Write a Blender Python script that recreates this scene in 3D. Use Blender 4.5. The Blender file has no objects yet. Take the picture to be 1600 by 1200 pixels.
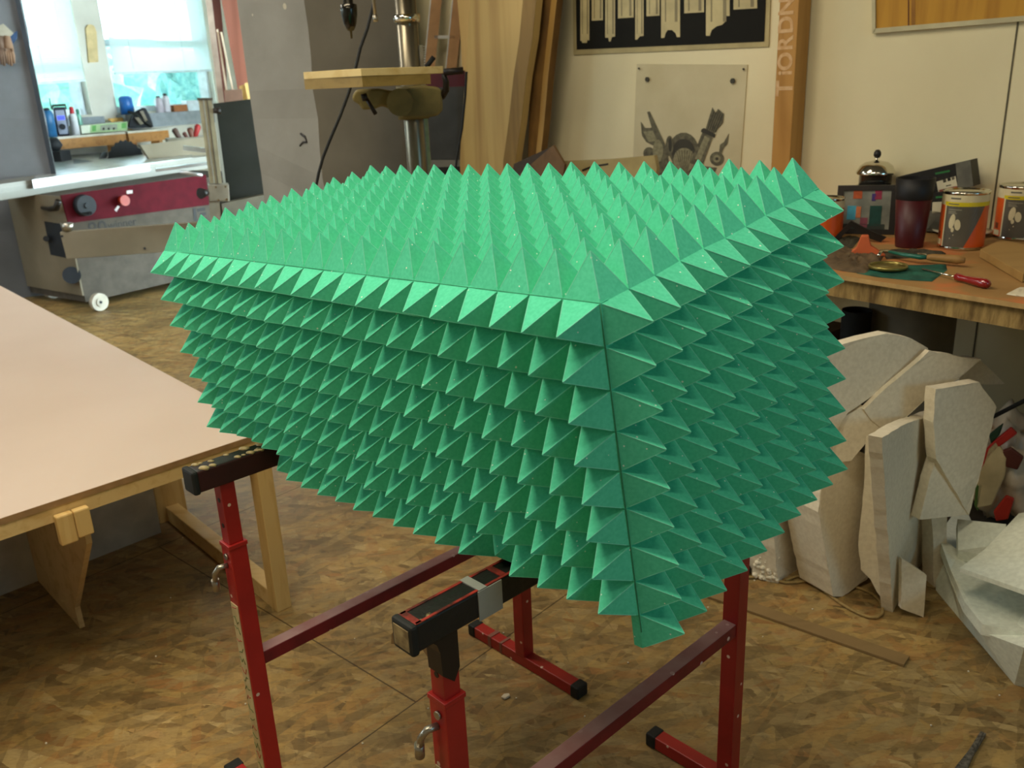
import bpy, bmesh, math, random
from mathutils import Vector, Matrix
random.seed(7)
S = bpy.context.scene
COL = S.collection
# ------------------------------------------------------------------ camera
H = 1.41
F = 1373.0
MR = Matrix(((0.999, -0.0444, 0.0), (-0.0144, -0.3245, 0.9458), (-0.042, -0.9449, -0.3248)))  # columns: right, down, forward
cam_d = bpy.data.cameras.new('camera'); cam = bpy.data.objects.new('camera', cam_d); COL.objects.link(cam)
cam_d.sensor_width = 36; cam_d.lens = F / 1600 * 36; cam_d.clip_start = 0.02
r_, d_, f_ = MR.col[0], MR.col[1], MR.col[2]
cm = Matrix.Identity(4)
for i in range(3):
    cm[i][0] = r_[i]; cm[i][1] = -d_[i]; cm[i][2] = -f_[i]
cm[2][3] = H
cam.matrix_world = cm
cam_d.dof.use_dof = True; cam_d.dof.focus_distance = 1.35; cam_d.dof.aperture_fstop = 9.0
S.camera = cam
# ------------------------------------------------------------------ world, lights, exposure
S.view_settings.view_transform = 'Standard'; S.view_settings.look = 'None'
S.view_settings.gamma = 1; S.view_settings.use_curve_mapping = False
S.view_settings.exposure = 0.15
W = bpy.data.worlds.new('sky'); S.world = W; W.use_nodes = True
W.node_tree.nodes['Background'].inputs[0].default_value = (0.72, 0.93, 1.0, 1)
W.node_tree.nodes['Background'].inputs[1].default_value = 24
def area(name, loc, target, sx, sy, power, color):
    l = bpy.data.lights.new(name, 'AREA'); l.shape = 'RECTANGLE'; l.size = sx; l.size_y = sy
    l.energy = power; l.color = color
    o = bpy.data.objects.new(name, l); COL.objects.link(o); o.location = loc
    o.rotation_euler = (Vector(target) - Vector(loc)).to_track_quat('-Z', 'Y').to_euler()
    return o
WARM = (1.0, 0.88, 0.69); COOL = (0.5, 0.8, 1.0)
area('ceiling_lamp_front', (-0.75, 0.7, 2.95), (-0.75, 0.7, 0), 1.5, 0.25, 37, (1, .87, .64))
area('ceiling_lamp_middle', (-0.9, 2.4, 2.95), (-0.9, 2.4, 0), 1.6, 0.3, 32, WARM)
area('ceiling_lamp_right', (0.8, -0.1, 2.95), (0.8, -0.1, 0), 1.2, 0.25, 9, WARM)
area('ceiling_lamp_far', (-2.9, 4.4, 2.95), (-2.9, 4.4, 0), 1.5, 0.3, 40, (1, .94, .84))
area('cool_fill_left', (-5.4, 3.2, 2.2), (-1.0, 3.4, 0.6), 1.8, 1.2, 44, (.72, .88, 1))  # added cool fill from the left, no window built there
area('daylight_right', (3.0, -1.3, 1.7), (0.4, 1.2, 0.9), 1.2, 1.0, 15, (.3, .7, 1))

# ------------------------------------------------------------------ geometry helpers
def ray(x, y):
    return MR @ Vector(((x - 800) / F, (y - 600) / F, 1.0))
def at(x, y, z=0.0):                    # point of the level plane at height z
    d = ray(x, y); t = (z - H) / d.z
    return Vector((0, 0, H)) + d * t
def azv(deg): return Vector((math.cos(math.radians(deg)), math.sin(math.radians(deg)), 0))
def vp(x, y, P, az):                    # point of the upright plane through P running along az
    n = azv(az + 90); d = ray(x, y); t = (Vector((P[0], P[1], 0)).dot(n)) / d.dot(n)
    return Vector((0, 0, H)) + d * t
def dist(x, y, D):                      # point of a sight line at horizontal range D
    d = ray(x, y); t = D / math.hypot(d.x, d.y)
    return Vector((0, 0, H)) + d * t
def lin(c):
    if isinstance(c, str):
        c = [int(c[i:i+2], 16) / 255 for i in (0, 2, 4)]
        c = [v / 12.92 if v <= .04045 else ((v + .055) / 1.055) ** 2.4 for v in c]
    return (c[0], c[1], c[2], 1)
OFF = {}
class MB:
    def __init__(s): s.bm = bmesh.new(); s.mats = [None]
    def mi(s, m):
        if m not in s.mats: s.mats.append(m)
        return s.mats.index(m)
    def add(s, t, m=None, smooth=False):
        k = s.mi(m) if m else 0
        vs = {v: s.bm.verts.new(v.co) for v in t.verts}
        for f in t.faces:
            try:
                g = s.bm.faces.new([vs[v] for v in f.verts]); g.material_index = k; g.smooth = smooth
            except ValueError: pass
        t.free()
    def raw(s, verts, faces, m=None, smooth=False):
        t = bmesh.new(); vs = [t.verts.new(v) for v in verts]
        for f in faces: t.faces.new([vs[i] for i in f])
        bmesh.ops.recalc_face_normals(t, faces=t.faces)
        s.add(t, m, smooth)
    def box(s, c, size, R=None, m=None, bev=0.0):
        t = bmesh.new(); bmesh.ops.create_cube(t, size=1)
        for v in t.verts: v.co = Vector((v.co.x * size[0], v.co.y * size[1], v.co.z * size[2]))
        if bev: bmesh.ops.bevel(t, geom=t.edges[:], offset=bev, segments=2, affect='EDGES', profile=.5)
        R = R or Matrix.Identity(3)
        if not isinstance(R, Matrix): R = Matrix.Rotation(math.radians(R), 3, 'Z')
        for v in t.verts: v.co = R @ v.co + Vector(c)
        s.add(t, m)
    def bar(s, a, b, w, h, m=None, bev=0.0, up=(0, 0, 1), ext=0.0):
        a = Vector(a); b = Vector(b); x = (b - a).normalized(); a = a - x * ext; b = b + x * ext
        u = Vector(up)
        if abs(x.dot(u)) > .98: u = Vector((1, 0, 0)) if abs(x.x) < .9 else Vector((0, 1, 0))
        y = u.cross(x).normalized(); z = x.cross(y)
        R = Matrix((x, y, z)).transposed()
        s.box((a + b) / 2, ((b - a).length, w, h), R, m, bev)
    def prism(s, pts, ext, m=None, bev=0.0):
        pts = [Vector(p) for p in pts]; ext = Vector(ext); n = len(pts)
        t = bmesh.new(); A = [t.verts.new(p) for p in pts]; B = [t.verts.new(p + ext) for p in pts]
        t.faces.new(A); t.faces.new(B[::-1])
        for i in range(n): t.faces.new((A[i], B[i], B[(i+1) % n], A[(i+1) % n]))
        bmesh.ops.recalc_face_normals(t, faces=t.faces)
        if bev: bmesh.ops.bevel(t, geom=t.edges[:], offset=bev, segments=2, affect='EDGES', profile=.5)
        s.add(t, m)
    def cyl(s, a, b, r0, r1=None, seg=24, m=None, smooth=True, cap=True):
        a = Vector(a); b = Vector(b); r1 = r0 if r1 is None else r1
        x = (b - a).normalized(); u = Vector((0, 0, 1)) if abs(x.z) < .9 else Vector((1, 0, 0))
        p = x.cross(u).normalized(); q = x.cross(p)
        t = bmesh.new(); A = []; B = []
        for i in range(seg):
            w = 2 * math.pi * i / seg; d = p * math.cos(w) + q * math.sin(w)
            A.append(t.verts.new(a + d * r0)); B.append(t.verts.new(b + d * r1))
        for i in range(seg):
            f = t.faces.new((A[i], A[(i+1) % seg], B[(i+1) % seg], B[i])); f.smooth = True
        caps = []
        if cap: caps = [t.faces.new(A[::-1]), t.faces.new(B)]
        bmesh.ops.recalc_face_normals(t, faces=t.faces)
        k = s.mi(m) if m else 0
        vs = {v: s.bm.verts.new(v.co) for v in t.verts}
        for f in t.faces:
            g = s.bm.faces.new([vs[v] for v in f.verts]); g.material_index = k; g.smooth = smooth and f not in caps
        t.free()
    def tube(s, pts, r, seg=8, m=None):
        pts = [Vector(p) for p in pts]; t = bmesh.new(); rings = []
        prev = None
        for i, p in enumerate(pts):
            x = ((pts[min(i+1, len(pts)-1)]) - pts[max(i-1, 0)]).normalized()
            u = prev or (Vector((0, 0, 1)) if abs(x.z) < .9 else Vector((1, 0, 0)))
            a = (u - x * u.dot(x)).normalized(); b = x.cross(a); prev = a
            rr = r[i] if isinstance(r, (list, tuple)) else r
            rings.append([t.verts.new(p + (a * math.cos(2*math.pi*k/seg) + b * math.sin(2*math.pi*k/seg)) * rr) for k in range(seg)])
        for i in range(len(rings)-1):
            for k in range(seg): t.faces.new((rings[i][k], rings[i][(k+1) % seg], rings[i+1][(k+1) % seg], rings[i+1][k]))
        t.faces.new(rings[0][::-1]); t.faces.new(rings[-1])
        bmesh.ops.recalc_face_normals(t, faces=t.faces)
        s.add(t, m, True)
    def lathe(s, c, prof, seg=32, m=None, R=None, mats=None):
        c = Vector(c); R = R or Matrix.Identity(3); t = bmesh.new(); rings = []
        for r, z in prof:
            rings.append([t.verts.new(c + R @ Vector((r*math.cos(2*math.pi*k/seg), r*math.sin(2*math.pi*k/seg), z))) for k in range(seg)])
        for i in range(len(rings)-1):
            for k in range(seg):
                f = t.faces.new((rings[i][k], rings[i][(k+1) % seg], rings[i+1][(k+1) % seg], rings[i+1][k]))
        s.add(t, m, True)
    def build(s, name, m=None, parent=None, kind=None, origin=None):
        if m: s.mats[0] = m
        elif len(s.mats) > 1:
            s.mats.pop(0)
            for f in s.bm.faces: f.material_index = max(f.material_index - 1, 0)
        me = bpy.data.meshes.new(name)
        if parent is not None: off = OFF[parent.name]
        elif origin is not None: off = Vector(origin)
        else:
            xs = [v.co for v in s.bm.verts]
            off = Vector(((min(v.x for v in xs)+max(v.x for v in xs))/2, (min(v.y for v in xs)+max(v.y for v in xs))/2, min(v.z for v in xs)))
            if kind == 'structure': off = Vector((0, 0, 0))
        for v in s.bm.verts: v.co -= off
        s.bm.to_mesh(me); s.bm.free()
        for k in s.mats:
            if k: me.materials.append(k)
        o = bpy.data.objects.new(name, me); COL.objects.link(o)
        if parent is not None: o.parent = parent
        else: o.location = off
        OFF[o.name] = off
        if kind: o['kind'] = kind
        return o
def tag(o, label, cat, group=None):
    o['label'] = label; o['category'] = cat
    if group: o['group'] = group
    return o
def thing(name, label, cat, loc, group=None):
    o = bpy.data.objects.new(name, None); COL.objects.link(o); o.location = loc; o.empty_display_size = .1
    OFF[o.name] = Vector(loc); return tag(o, label, cat, group)
def lbl(o, t): o['label'] = t; return o
def text_mesh(txt, size, R, c, depth=0.001, bold=0.0):
    """letters as geometry: list of verts / faces, centred on c, in the frame R (x reading direction, y up, z outwards)"""
    cu = bpy.data.curves.new('t', 'FONT'); cu.body = txt; cu.size = size; cu.extrude = depth; cu.align_x = 'CENTER'; cu.align_y = 'CENTER'; cu.offset = bold
    o = bpy.data.objects.new('t', cu); COL.objects.link(o)
    dg = bpy.context.evaluated_depsgraph_get(); e = o.evaluated_get(dg); me = e.to_mesh()
    V = [R @ v.co + Vector(c) for v in me.vertices]; Fc = [list(p.vertices) for p in me.polygons]
    e.to_mesh_clear(); bpy.data.objects.remove(o); bpy.data.curves.remove(cu)
    return V, Fc
def frame(x, z):                         # matrix with columns x, y, z(out)
    x = Vector(x).normalized(); z = Vector(z).normalized(); y = z.cross(x)
    return Matrix((x, y, z)).transposed()

# ------------------------------------------------------------------ materials
def nt(name):
    m = bpy.data.materials.new(name); m.use_nodes = True; t = m.node_tree
    return m, t, t.nodes['Principled BSDF']
def N(t, typ, **k):
    n = t.nodes.new(typ)
    for a, b in k.items():
        if a.startswith('i_'): n.inputs[int(a[2:])].default_value = b
        else: setattr(n, a, b)
    return n
def ramp(t, stops, interp='LINEAR'):
    n = t.nodes.new('ShaderNodeValToRGB'); cr = n.color_ramp; cr.interpolation = interp
    while len(cr.elements) < len(stops): cr.elements.new(.5)
    for e, (p, c) in zip(cr.elements, stops): e.position = p; e.color = lin(c)
    return n
def coords(t, scale=(1, 1, 1), rot=(0, 0, 0), loc=(0, 0, 0)):
    c = N(t, 'ShaderNodeTexCoord'); mp = N(t, 'ShaderNodeMapping')
    mp.inputs['Scale'].default_value = scale; mp.inputs['Rotation'].default_value = rot; mp.inputs['Location'].default_value = loc
    t.links.new(c.outputs['Object'], mp.inputs[0]); return mp
def plain(name, c, rough=.6, metal=0.0, var=.12, sc=12, c2=None, bump=0.0, scale=(1, 1, 1), spec=.4, coat=0):
    m, t, b = nt(name)
    mp = coords(t, scale); n = N(t, 'ShaderNodeTexNoise'); n.inputs['Scale'].default_value = sc; n.inputs['Detail'].default_value = 6
    t.links.new(mp.outputs[0], n.inputs['Vector'])
    c = lin(c)
    if c2 is None: c2 = tuple(v * (1 - var * 2) for v in c[:3])
    else: c2 = lin(c2)[:3]
    r = ramp(t, [(.35, c2), (.65, c[:3])]); t.links.new(n.outputs[0], r.inputs[0]); t.links.new(r.outputs[0], b.inputs['Base Color'])
    b.inputs['Roughness'].default_value = rough; b.inputs['Metallic'].default_value = metal; b.inputs['Specular IOR Level'].default_value = spec
    if coat: b.inputs['Coat Weight'].default_value = coat
    if bump:
        bp = N(t, 'ShaderNodeBump'); bp.inputs['Strength'].default_value = bump; bp.inputs['Distance'].default_value = .004
        n2 = N(t, 'ShaderNodeTexNoise'); n2.inputs['Scale'].default_value = sc * 6; n2.inputs['Detail'].default_value = 4
        t.links.new(mp.outputs[0], n2.inputs['Vector']); t.links.new(n2.outputs[0], bp.inputs['Height']); t.links.new(bp.outputs[0], b.inputs['Normal'])
    return m
def wood(name, c1, c2, rot=(0, 0, 0), stretch=(1, 12, 12), sc=1.6, rough=.55, bump=.1):
    m, t, b = nt(name)
    mp = coords(t, stretch, rot)
    n = N(t, 'ShaderNodeTexNoise'); n.inputs['Scale'].default_value = sc; n.inputs['Detail'].default_value = 8; n.inputs['Distortion'].default_value = .6
    t.links.new(mp.outputs[0], n.inputs['Vector'])
    r = ramp(t, [(.3, c2), (.5, c1), (.62, c1), (.75, c2)]); t.links.new(n.outputs[0], r.inputs[0]); t.links.new(r.outputs[0], b.inputs['Base Color'])
    b.inputs['Roughness'].default_value = rough; b.inputs['Specular IOR Level'].default_value = .3
    bp = N(t, 'ShaderNodeBump'); bp.inputs['Strength'].default_value = bump; bp.inputs['Distance'].default_value = .003
    t.links.new(n.outputs[0], bp.inputs['Height']); t.links.new(bp.outputs[0], b.inputs['Normal'])
    return m
def specks(m, color, scale=60, thr=.08, seedloc=(0, 0, 0), keep=.0):
    """adds small spots of another colour (paint spatter, foam dust) over a material's base colour"""
    t = m.node_tree; b = t.nodes['Principled BSDF']; src = b.inputs['Base Color'].links[0].from_socket
    mp = coords(t, (1, 1, 1), (0, 0, 0), seedloc)
    v = N(t, 'ShaderNodeTexVoronoi'); v.inputs['Scale'].default_value = scale; t.links.new(mp.outputs[0], v.inputs['Vector'])
    lt = N(t, 'ShaderNodeMath', operation='LESS_THAN'); t.links.new(v.outputs['Distance'], lt.inputs[0]); lt.inputs[1].default_value = thr
    # only a share of the cells carry a spot
    sp = N(t, 'ShaderNodeSeparateColor'); t.links.new(v.outputs['Color'], sp.inputs[0])
    g = N(t, 'ShaderNodeMath', operation='GREATER_THAN'); t.links.new(sp.outputs[0], g.inputs[0]); g.inputs[1].default_value = keep
    ml = N(t, 'ShaderNodeMath', operation='MULTIPLY'); t.links.new(lt.outputs[0], ml.inputs[0]); t.links.new(g.outputs[0], ml.inputs[1])
    mx = N(t, 'ShaderNodeMix', data_type='RGBA'); t.links.new(ml.outputs[0], mx.inputs[0]); t.links.new(src, mx.inputs[6]); mx.inputs[7].default_value = lin(color)
    t.links.new(mx.outputs[2], b.inputs['Base Color']); return m
def osb():
    m, t, b = nt('osb_floor')
    cols = []
    base = None
    for k, (ang, sx, sy) in enumerate(((20, 12, 56), (75, 13, 60), (130, 11, 50), (165, 14, 56))):
        mp = coords(t, (sx, sy, 1), (0, 0, 0), (k * 3.7, k * 1.9, 0))
        rt = N(t, 'ShaderNodeVectorRotate', rotation_type='Z_AXIS'); rt.inputs['Angle'].default_value = math.radians(ang)
        c = N(t, 'ShaderNodeTexCoord'); t.links.new(c.outputs['Object'], rt.inputs['Vector']); t.links.new(rt.outputs[0], mp.inputs[0])
        v = N(t, 'ShaderNodeTexVoronoi'); v.inputs['Scale'].default_value = 1.0
        nz = N(t, 'ShaderNodeTexNoise'); nz.inputs['Scale'].default_value = 2.5; nz.inputs['Detail'].default_value = 3
        t.links.new(mp.outputs[0], nz.inputs['Vector'])
        ad = N(t, 'ShaderNodeMix', data_type='VECTOR'); ad.inputs[0].default_value = .22
        t.links.new(mp.outputs[0], ad.inputs[4]); t.links.new(nz.outputs['Color'], ad.inputs[5]); t.links.new(ad.outputs[1], v.inputs['Vector'])
        sp = N(t, 'ShaderNodeSeparateColor'); t.links.new(v.outputs['Color'], sp.inputs[0])
        cols.append((v, sp))
    # flake tone
    r1 = ramp(t, [(0, '6f5935'), (.25, '8c7245'), (.5, 'a0854f'), (.75, 'b29a68'), (.9, '9a7040'), (1, '76603a')])
    t.links.new(cols[0][1].outputs[0], r1.inputs[0]); cur = r1.outputs[0]
    for k in (1, 2, 3):
        rk = ramp(t, [(0, '6b5835'), (.3, '8a7248'), (.55, 'a08a5c'), (.8, 'ad8c50'), (1, '95693b')])
        t.links.new(cols[k][1].outputs[1], rk.inputs[0])
        gt = N(t, 'ShaderNodeMath', operation='GREATER_THAN'); gt.inputs[1].default_value = .52
        t.links.new(cols[k][1].outputs[2], gt.inputs[0])
        mu = N(t, 'ShaderNodeMath', operation='MULTIPLY'); mu.inputs[1].default_value = .55; t.links.new(gt.outputs[0], mu.inputs[0])
        mx = N(t, 'ShaderNodeMix', data_type='RGBA'); t.links.new(mu.outputs[0], mx.inputs[0]); t.links.new(cur, mx.inputs[6]); t.links.new(rk.outputs[0], mx.inputs[7]); cur = mx.outputs[2]
    # fine fibre and wear
    mp = coords(t, (1, 1, 1)); n = N(t, 'ShaderNodeTexNoise'); n.inputs['Scale'].default_value = 1.6; n.inputs['Detail'].default_value = 10; n.inputs['Roughness'].default_value = .65
    t.links.new(mp.outputs[0], n.inputs['Vector'])
    rr = ramp(t, [(.3, (.5, .48, .46)), (.5, (.92, .92, .92)), (.7, (1.2, 1.17, 1.1))]); t.links.new(n.outputs[0], rr.inputs[0])
    mx = N(t, 'ShaderNodeMix', data_type='RGBA', blend_type='MULTIPLY'); mx.inputs[0].default_value = 1; t.links.new(cur, mx.inputs[6]); t.links.new(rr.outputs[0], mx.inputs[7]); cur = mx.outputs[2]
    # fine fibre
    mf = coords(t, (1, 3.2, 1)); nf = N(t, 'ShaderNodeTexNoise'); nf.inputs['Scale'].default_value = 34; nf.inputs['Detail'].default_value = 9; nf.inputs['Roughness'].default_value = .7; nf.inputs['Distortion'].default_value = 1.2
    t.links.new(mf.outputs[0], nf.inputs['Vector']); rf = ramp(t, [(.3, (.66, .62, .56)), (.48, (.96, .96, .96)), (.68, (1.16, 1.15, 1.1))]); t.links.new(nf.outputs[0], rf.inputs[0])
    mx = N(t, 'ShaderNodeMix', data_type='RGBA', blend_type='MULTIPLY'); mx.inputs[0].default_value = .85; t.links.new(cur, mx.inputs[6]); t.links.new(rf.outputs[0], mx.inputs[7]); cur = mx.outputs[2]
    # dark specks
    n3 = N(t, 'ShaderNodeTexNoise'); n3.inputs['Scale'].default_value = 26; n3.inputs['Detail'].default_value = 4; t.links.new(mp.outputs[0], n3.inputs['Vector'])
    r3 = ramp(t, [(.27, (.45, .42, .4)), (.36, (1, 1, 1))]); t.links.new(n3.outputs[0], r3.inputs[0])
    mx = N(t, 'ShaderNodeMix', data_type='RGBA', blend_type='MULTIPLY'); mx.inputs[0].default_value = .8; t.links.new(cur, mx.inputs[6]); t.links.new(r3.outputs[0], mx.inputs[7]); cur = mx.outputs[2]
    # greyer round area of the floor, fading outwards
    gx = N(t, 'ShaderNodeTexCoord'); ds = N(t, 'ShaderNodeVectorMath', operation='DISTANCE'); ds.inputs[1].default_value = (-1.15, 3.3, 0)
    t.links.new(gx.outputs['Object'], ds.inputs[0]); ra = ramp(t, [(0.0, (1, 1, 1)), (.5, (0.25, .25, .25)), (1.0, (0, 0, 0))])
    dv = N(t, 'ShaderNodeMath', operation='DIVIDE'); dv.inputs[1].default_value = 1.5; t.links.new(ds.outputs['Value'], dv.inputs[0]); t.links.new(dv.outputs[0], ra.inputs[0])
    ml = N(t, 'ShaderNodeMath', operation='MULTIPLY'); ml.inputs[1].default_value = .55; t.links.new(ra.outputs[0], ml.inputs[0])
    mx = N(t, 'ShaderNodeMix', data_type='RGBA'); t.links.new(ml.outputs[0], mx.inputs[0]); t.links.new(cur, mx.inputs[6]); mx.inputs[7].default_value = lin('8f8c83'); cur = mx.outputs[2]
    # board joints
    bt = N(t, 'ShaderNodeTexBrick'); bt.offset = .5; bt.inputs['Scale'].default_value = 1; bt.inputs['Mortar Size'].default_value = .0022; bt.inputs['Mortar Smooth'].default_value = .3
    bt.inputs['Brick Width'].default_value = 2.5; bt.inputs['Row Height'].default_value = 1.25
    bt.inputs['Color1'].default_value = (1, 1, 1, 1); bt.inputs['Color2'].default_value = (1, 1, 1, 1); bt.inputs['Mortar'].default_value = (.16, .12, .07, 1)
    a = math.radians(48)
    c = N(t, 'ShaderNodeTexCoord'); sb = N(t, 'ShaderNodeVectorMath', operation='SUBTRACT'); sb.inputs[1].default_value = (-.267 + 1.25 * math.cos(math.radians(48)), 1.767 + 1.25 * math.sin(math.radians(48)), 0); t.links.new(c.outputs['Object'], sb.inputs[0])
    rt = N(t, 'ShaderNodeVectorRotate', rotation_type='Z_AXIS'); rt.inputs['Angle'].default_value = -a; t.links.new(sb.outputs[0], rt.inputs['Vector']); t.links.new(rt.outputs[0], bt.inputs['Vector'])
    mx = N(t, 'ShaderNodeMix', data_type='RGBA', blend_type='MULTIPLY'); mx.inputs[0].default_value = .9; t.links.new(cur, mx.inputs[6]); t.links.new(bt.outputs['Color'], mx.inputs[7]); cur = mx.outputs[2]
    t.links.new(cur, b.inputs['Base Color']); b.inputs['Roughness'].default_value = .52; b.inputs['Specular IOR Level'].default_value = .35
    bp = N(t, 'ShaderNodeBump'); bp.inputs['Strength'].default_value = .25; bp.inputs['Distance'].default_value = .003
    t.links.new(cols[0][0].outputs['Distance'], bp.inputs['Height']); t.links.new(bp.outputs[0], b.inputs['Normal'])
    return m
M = {}
def foam_mat():
    m = plain('green_foam', '5ed5ad', rough=.95, sc=220, c2='54cba1', bump=.05, spec=.1)
    b = m.node_tree.nodes['Principled BSDF']; b.inputs['Sheen Weight'].default_value = 0; b.inputs['Sheen Roughness'].default_value = .5
    b.inputs['Sheen Tint'].default_value = (.6, 1, .8, 1)
    specks(m, 'e4f2dc', 46, .06, (3, 1, 2), .78)
    specks(m, 'e4f4e6', 120, .12, (8, 5, 1), .82)
    return m
M['foam'] = foam_mat()
M['foam_glint'] = plain('foam_ridge_highlight', '86dcc2', rough=.95, sc=90, c2='74d2b4', spec=.1)  # pale colour that paints the highlight on the pyramid ridges
M['seam'] = plain('foam_seam', '3d8f68', rough=.95)
M['ply'] = wood('plywood_core', 'c8a873', 'b08d5a')
M['osb'] = osb()
M['white_wall'] = plain('white_wall', 'e8deb8', rough=.85, sc=1.3, c2='ddd3ac', bump=.05)
M['wall_cool'] = plain('pale_wall', 'd6d2c6', rough=.85, sc=2, c2='c2bdb0')
M['concrete'] = plain('grey_concrete', '8d8a80', rough=.9, sc=5, c2='7a776d', bump=.5)
M['ceiling'] = plain('ceiling_grey', '8f8c84', rough=.9)
M['mdf'] = plain('pink_mdf', 'c8b4a2', rough=.45, sc=1.2, c2='c0ab98', spec=.4)
M['mdf_edge'] = plain('mdf_edge', 'a98458', rough=.8, sc=30)
M['pine'] = wood('pale_pine', 'd9b878', 'c79f5e', stretch=(14, 14, 1.5), sc=2.2)
M['pine_x'] = wood('pale_pine_rail', 'dcbd82', 'cba668', rot=(0, 0, math.radians(-48)), stretch=(1.5, 14, 14), sc=2.2)
M['red'] = plain('red_enamel', 'ae221d', rough=.4, sc=6, c2='8f1a17', bump=.06, spec=.5)
specks(M['red'], 'd8b9a4', 40, .15, (1, 2, 3), .8)
M['red_dusty'] = plain('dusty_dark_red_enamel', '7d1c1f', rough=.5, sc=18, c2='651719', bump=.05)
specks(M['red_dusty'], 'd3b6a8', 46, .2, (4, 1, 3), .72)
def dust_top(m, color, fac=.6):
    t = m.node_tree; b = t.nodes['Principled BSDF']; src = b.inputs['Base Color'].links[0].from_socket
    g = N(t, 'ShaderNodeNewGeometry'); sp = N(t, 'ShaderNodeSeparateXYZ'); t.links.new(g.outputs['Normal'], sp.inputs[0])
    gt = N(t, 'ShaderNodeMath', operation='GREATER_THAN'); gt.inputs[1].default_value = .7; t.links.new(sp.outputs['Z'], gt.inputs[0])
    n = N(t, 'ShaderNodeTexNoise'); n.inputs['Scale'].default_value = 14; n.inputs['Detail'].default_value = 5; mp = coords(t); t.links.new(mp.outputs[0], n.inputs['Vector'])
    ml = N(t, 'ShaderNodeMath', operation='MULTIPLY'); t.links.new(gt.outputs[0], ml.inputs[0]); t.links.new(n.outputs[0], ml.inputs[1])
    m2 = N(t, 'ShaderNodeMath', operation='MULTIPLY'); m2.inputs[1].default_value = fac * 2; m2.use_clamp = True; t.links.new(ml.outputs[0], m2.inputs[0])
    mx = N(t, 'ShaderNodeMix', data_type='RGBA'); t.links.new(m2.outputs[0], mx.inputs[0]); t.links.new(src, mx.inputs[6]); mx.inputs[7].default_value = lin(color)
    t.links.new(mx.outputs[2], b.inputs['Base Color'])
dust_top(M['red_dusty'], 'a07d78', .75)
M['beam_red'] = plain('dark_maroon_beam', '3a1512', rough=.5, sc=9, c2='241010', bump=.2)
dust_top(M['beam_red'], '1b1a15', 1)
M['blackp'] = plain('black_paint', '15130f', rough=.45, sc=9, c2='241a14')
M['rubber'] = plain('black_rubber', '1a1c1a', rough=.7)
M['steel'] = plain('brushed_steel', 'a8a294', rough=.32, metal=.9, sc=30)
M['chrome'] = plain('chrome', 'd8d4c6', rough=.12, metal=1, var=.03)
M['castiron'] = plain('greenish_cast_paint', '8f8049', rough=.5, sc=10, c2='6e6236')
M['styro'] = plain('white_polystyrene', 'e9dfc6', rough=.9, sc=90, c2='ddd2b8', bump=.35)
M['styro_cool'] = plain('cool_white_polystyrene', 'e6ead9', rough=.9, sc=80, c2='d8dccb', bump=.3)
def strap_beam():
    m = plain('worn_trestle_top', '1d1b18', rough=.5, sc=7, c2='100f0d', bump=.4)
    t = m.node_tree; b = t.nodes['Principled BSDF']; src = b.inputs['Base Color'].links[0].from_socket
    mp = coords(t, (1, 1, 1), (0, 0, 0), (2, 3, 1)); n = N(t, 'ShaderNodeTexNoise'); n.inputs['Scale'].default_value = 16; n.inputs['Detail'].default_value = 7
    t.links.new(mp.outputs[0], n.inputs['Vector']); r = ramp(t, [(.56, (0, 0, 0)), (.6, (1, 1, 1))]); t.links.new(n.outputs[0], r.inputs[0])
    g = N(t, 'ShaderNodeNewGeometry'); sp = N(t, 'ShaderNodeSeparateXYZ'); t.links.new(g.outputs['Normal'], sp.inputs[0])
    gt = N(t, 'ShaderNodeMath', operation='GREATER_THAN'); gt.inputs[1].default_value = .8; t.links.new(sp.outputs['Z'], gt.inputs[0])
    ml = N(t, 'ShaderNodeMath', operation='MULTIPLY'); t.links.new(r.outputs[0], ml.inputs[0]); t.links.new(gt.outputs[0], ml.inputs[1])
    mx = N(t, 'ShaderNodeMix', data_type='RGBA'); t.links.new(ml.outputs[0], mx.inputs[0]); t.links.new(src, mx.inputs[6]); mx.inputs[7].default_value = lin('a89668')
    t.links.new(mx.outputs[2], b.inputs['Base Color']); return m
M['beam'] = strap_beam()

# ================================================================== THE SETTING
def poly_struct(name, pts, mat, thick):
    b = MB(); b.prism(pts, thick); return b.build(name, mat, kind='structure')
b = MB(); b.raw([(-9, -4, 0), (7, -4, 0), (7, 13, 0), (-9, 13, 0), (-9, -4, -.05), (7, -4, -.05), (7, 13, -.05), (-9, 13, -.05)],
                [(0, 1, 2, 3), (4, 7, 6, 5), (0, 4, 5, 1), (1, 5, 6, 2), (2, 6, 7, 3), (3, 7, 4, 0)])
b.build('floor', M['osb'], kind='structure')
WN = Vector((math.cos(math.radians(46)), math.sin(math.radians(46)), 0)); WC = 3.2; WAZ = -44
WP = WN * WC
def wl(x, y, off=0.0):                     # point of the right wall (off = distance in front of it)
    return vp(x, y, WN * (WC - off), WAZ)
def on_wall(u, z=0.0, off=0.0):            # u metres along the wall (towards the right), z up
    return WN * (WC - off) + azv(WAZ) * u + Vector((0, 0, z))
b = MB(); b.prism([on_wall(-4.4, 0), on_wall(5.5, 0), on_wall(5.5, 3.1), on_wall(-4.4, 3.1)], WN * .15)
b.build('wall_right', M['white_wall'], kind='structure')
# seam between two wall boards
s0 = wl(1591, 35); s1 = wl(1552, 320)
b = MB(); sx = (s0 + s1) / 2; u = (Vector((sx.x, sx.y, 0)) - WP).dot(azv(WAZ))
b.box(on_wall(u, 1.5, .001), (.005, .002, 3.0), WAZ); b.build('trim_1', plain('dark_joint', '5d563f'), kind='structure')
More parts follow.
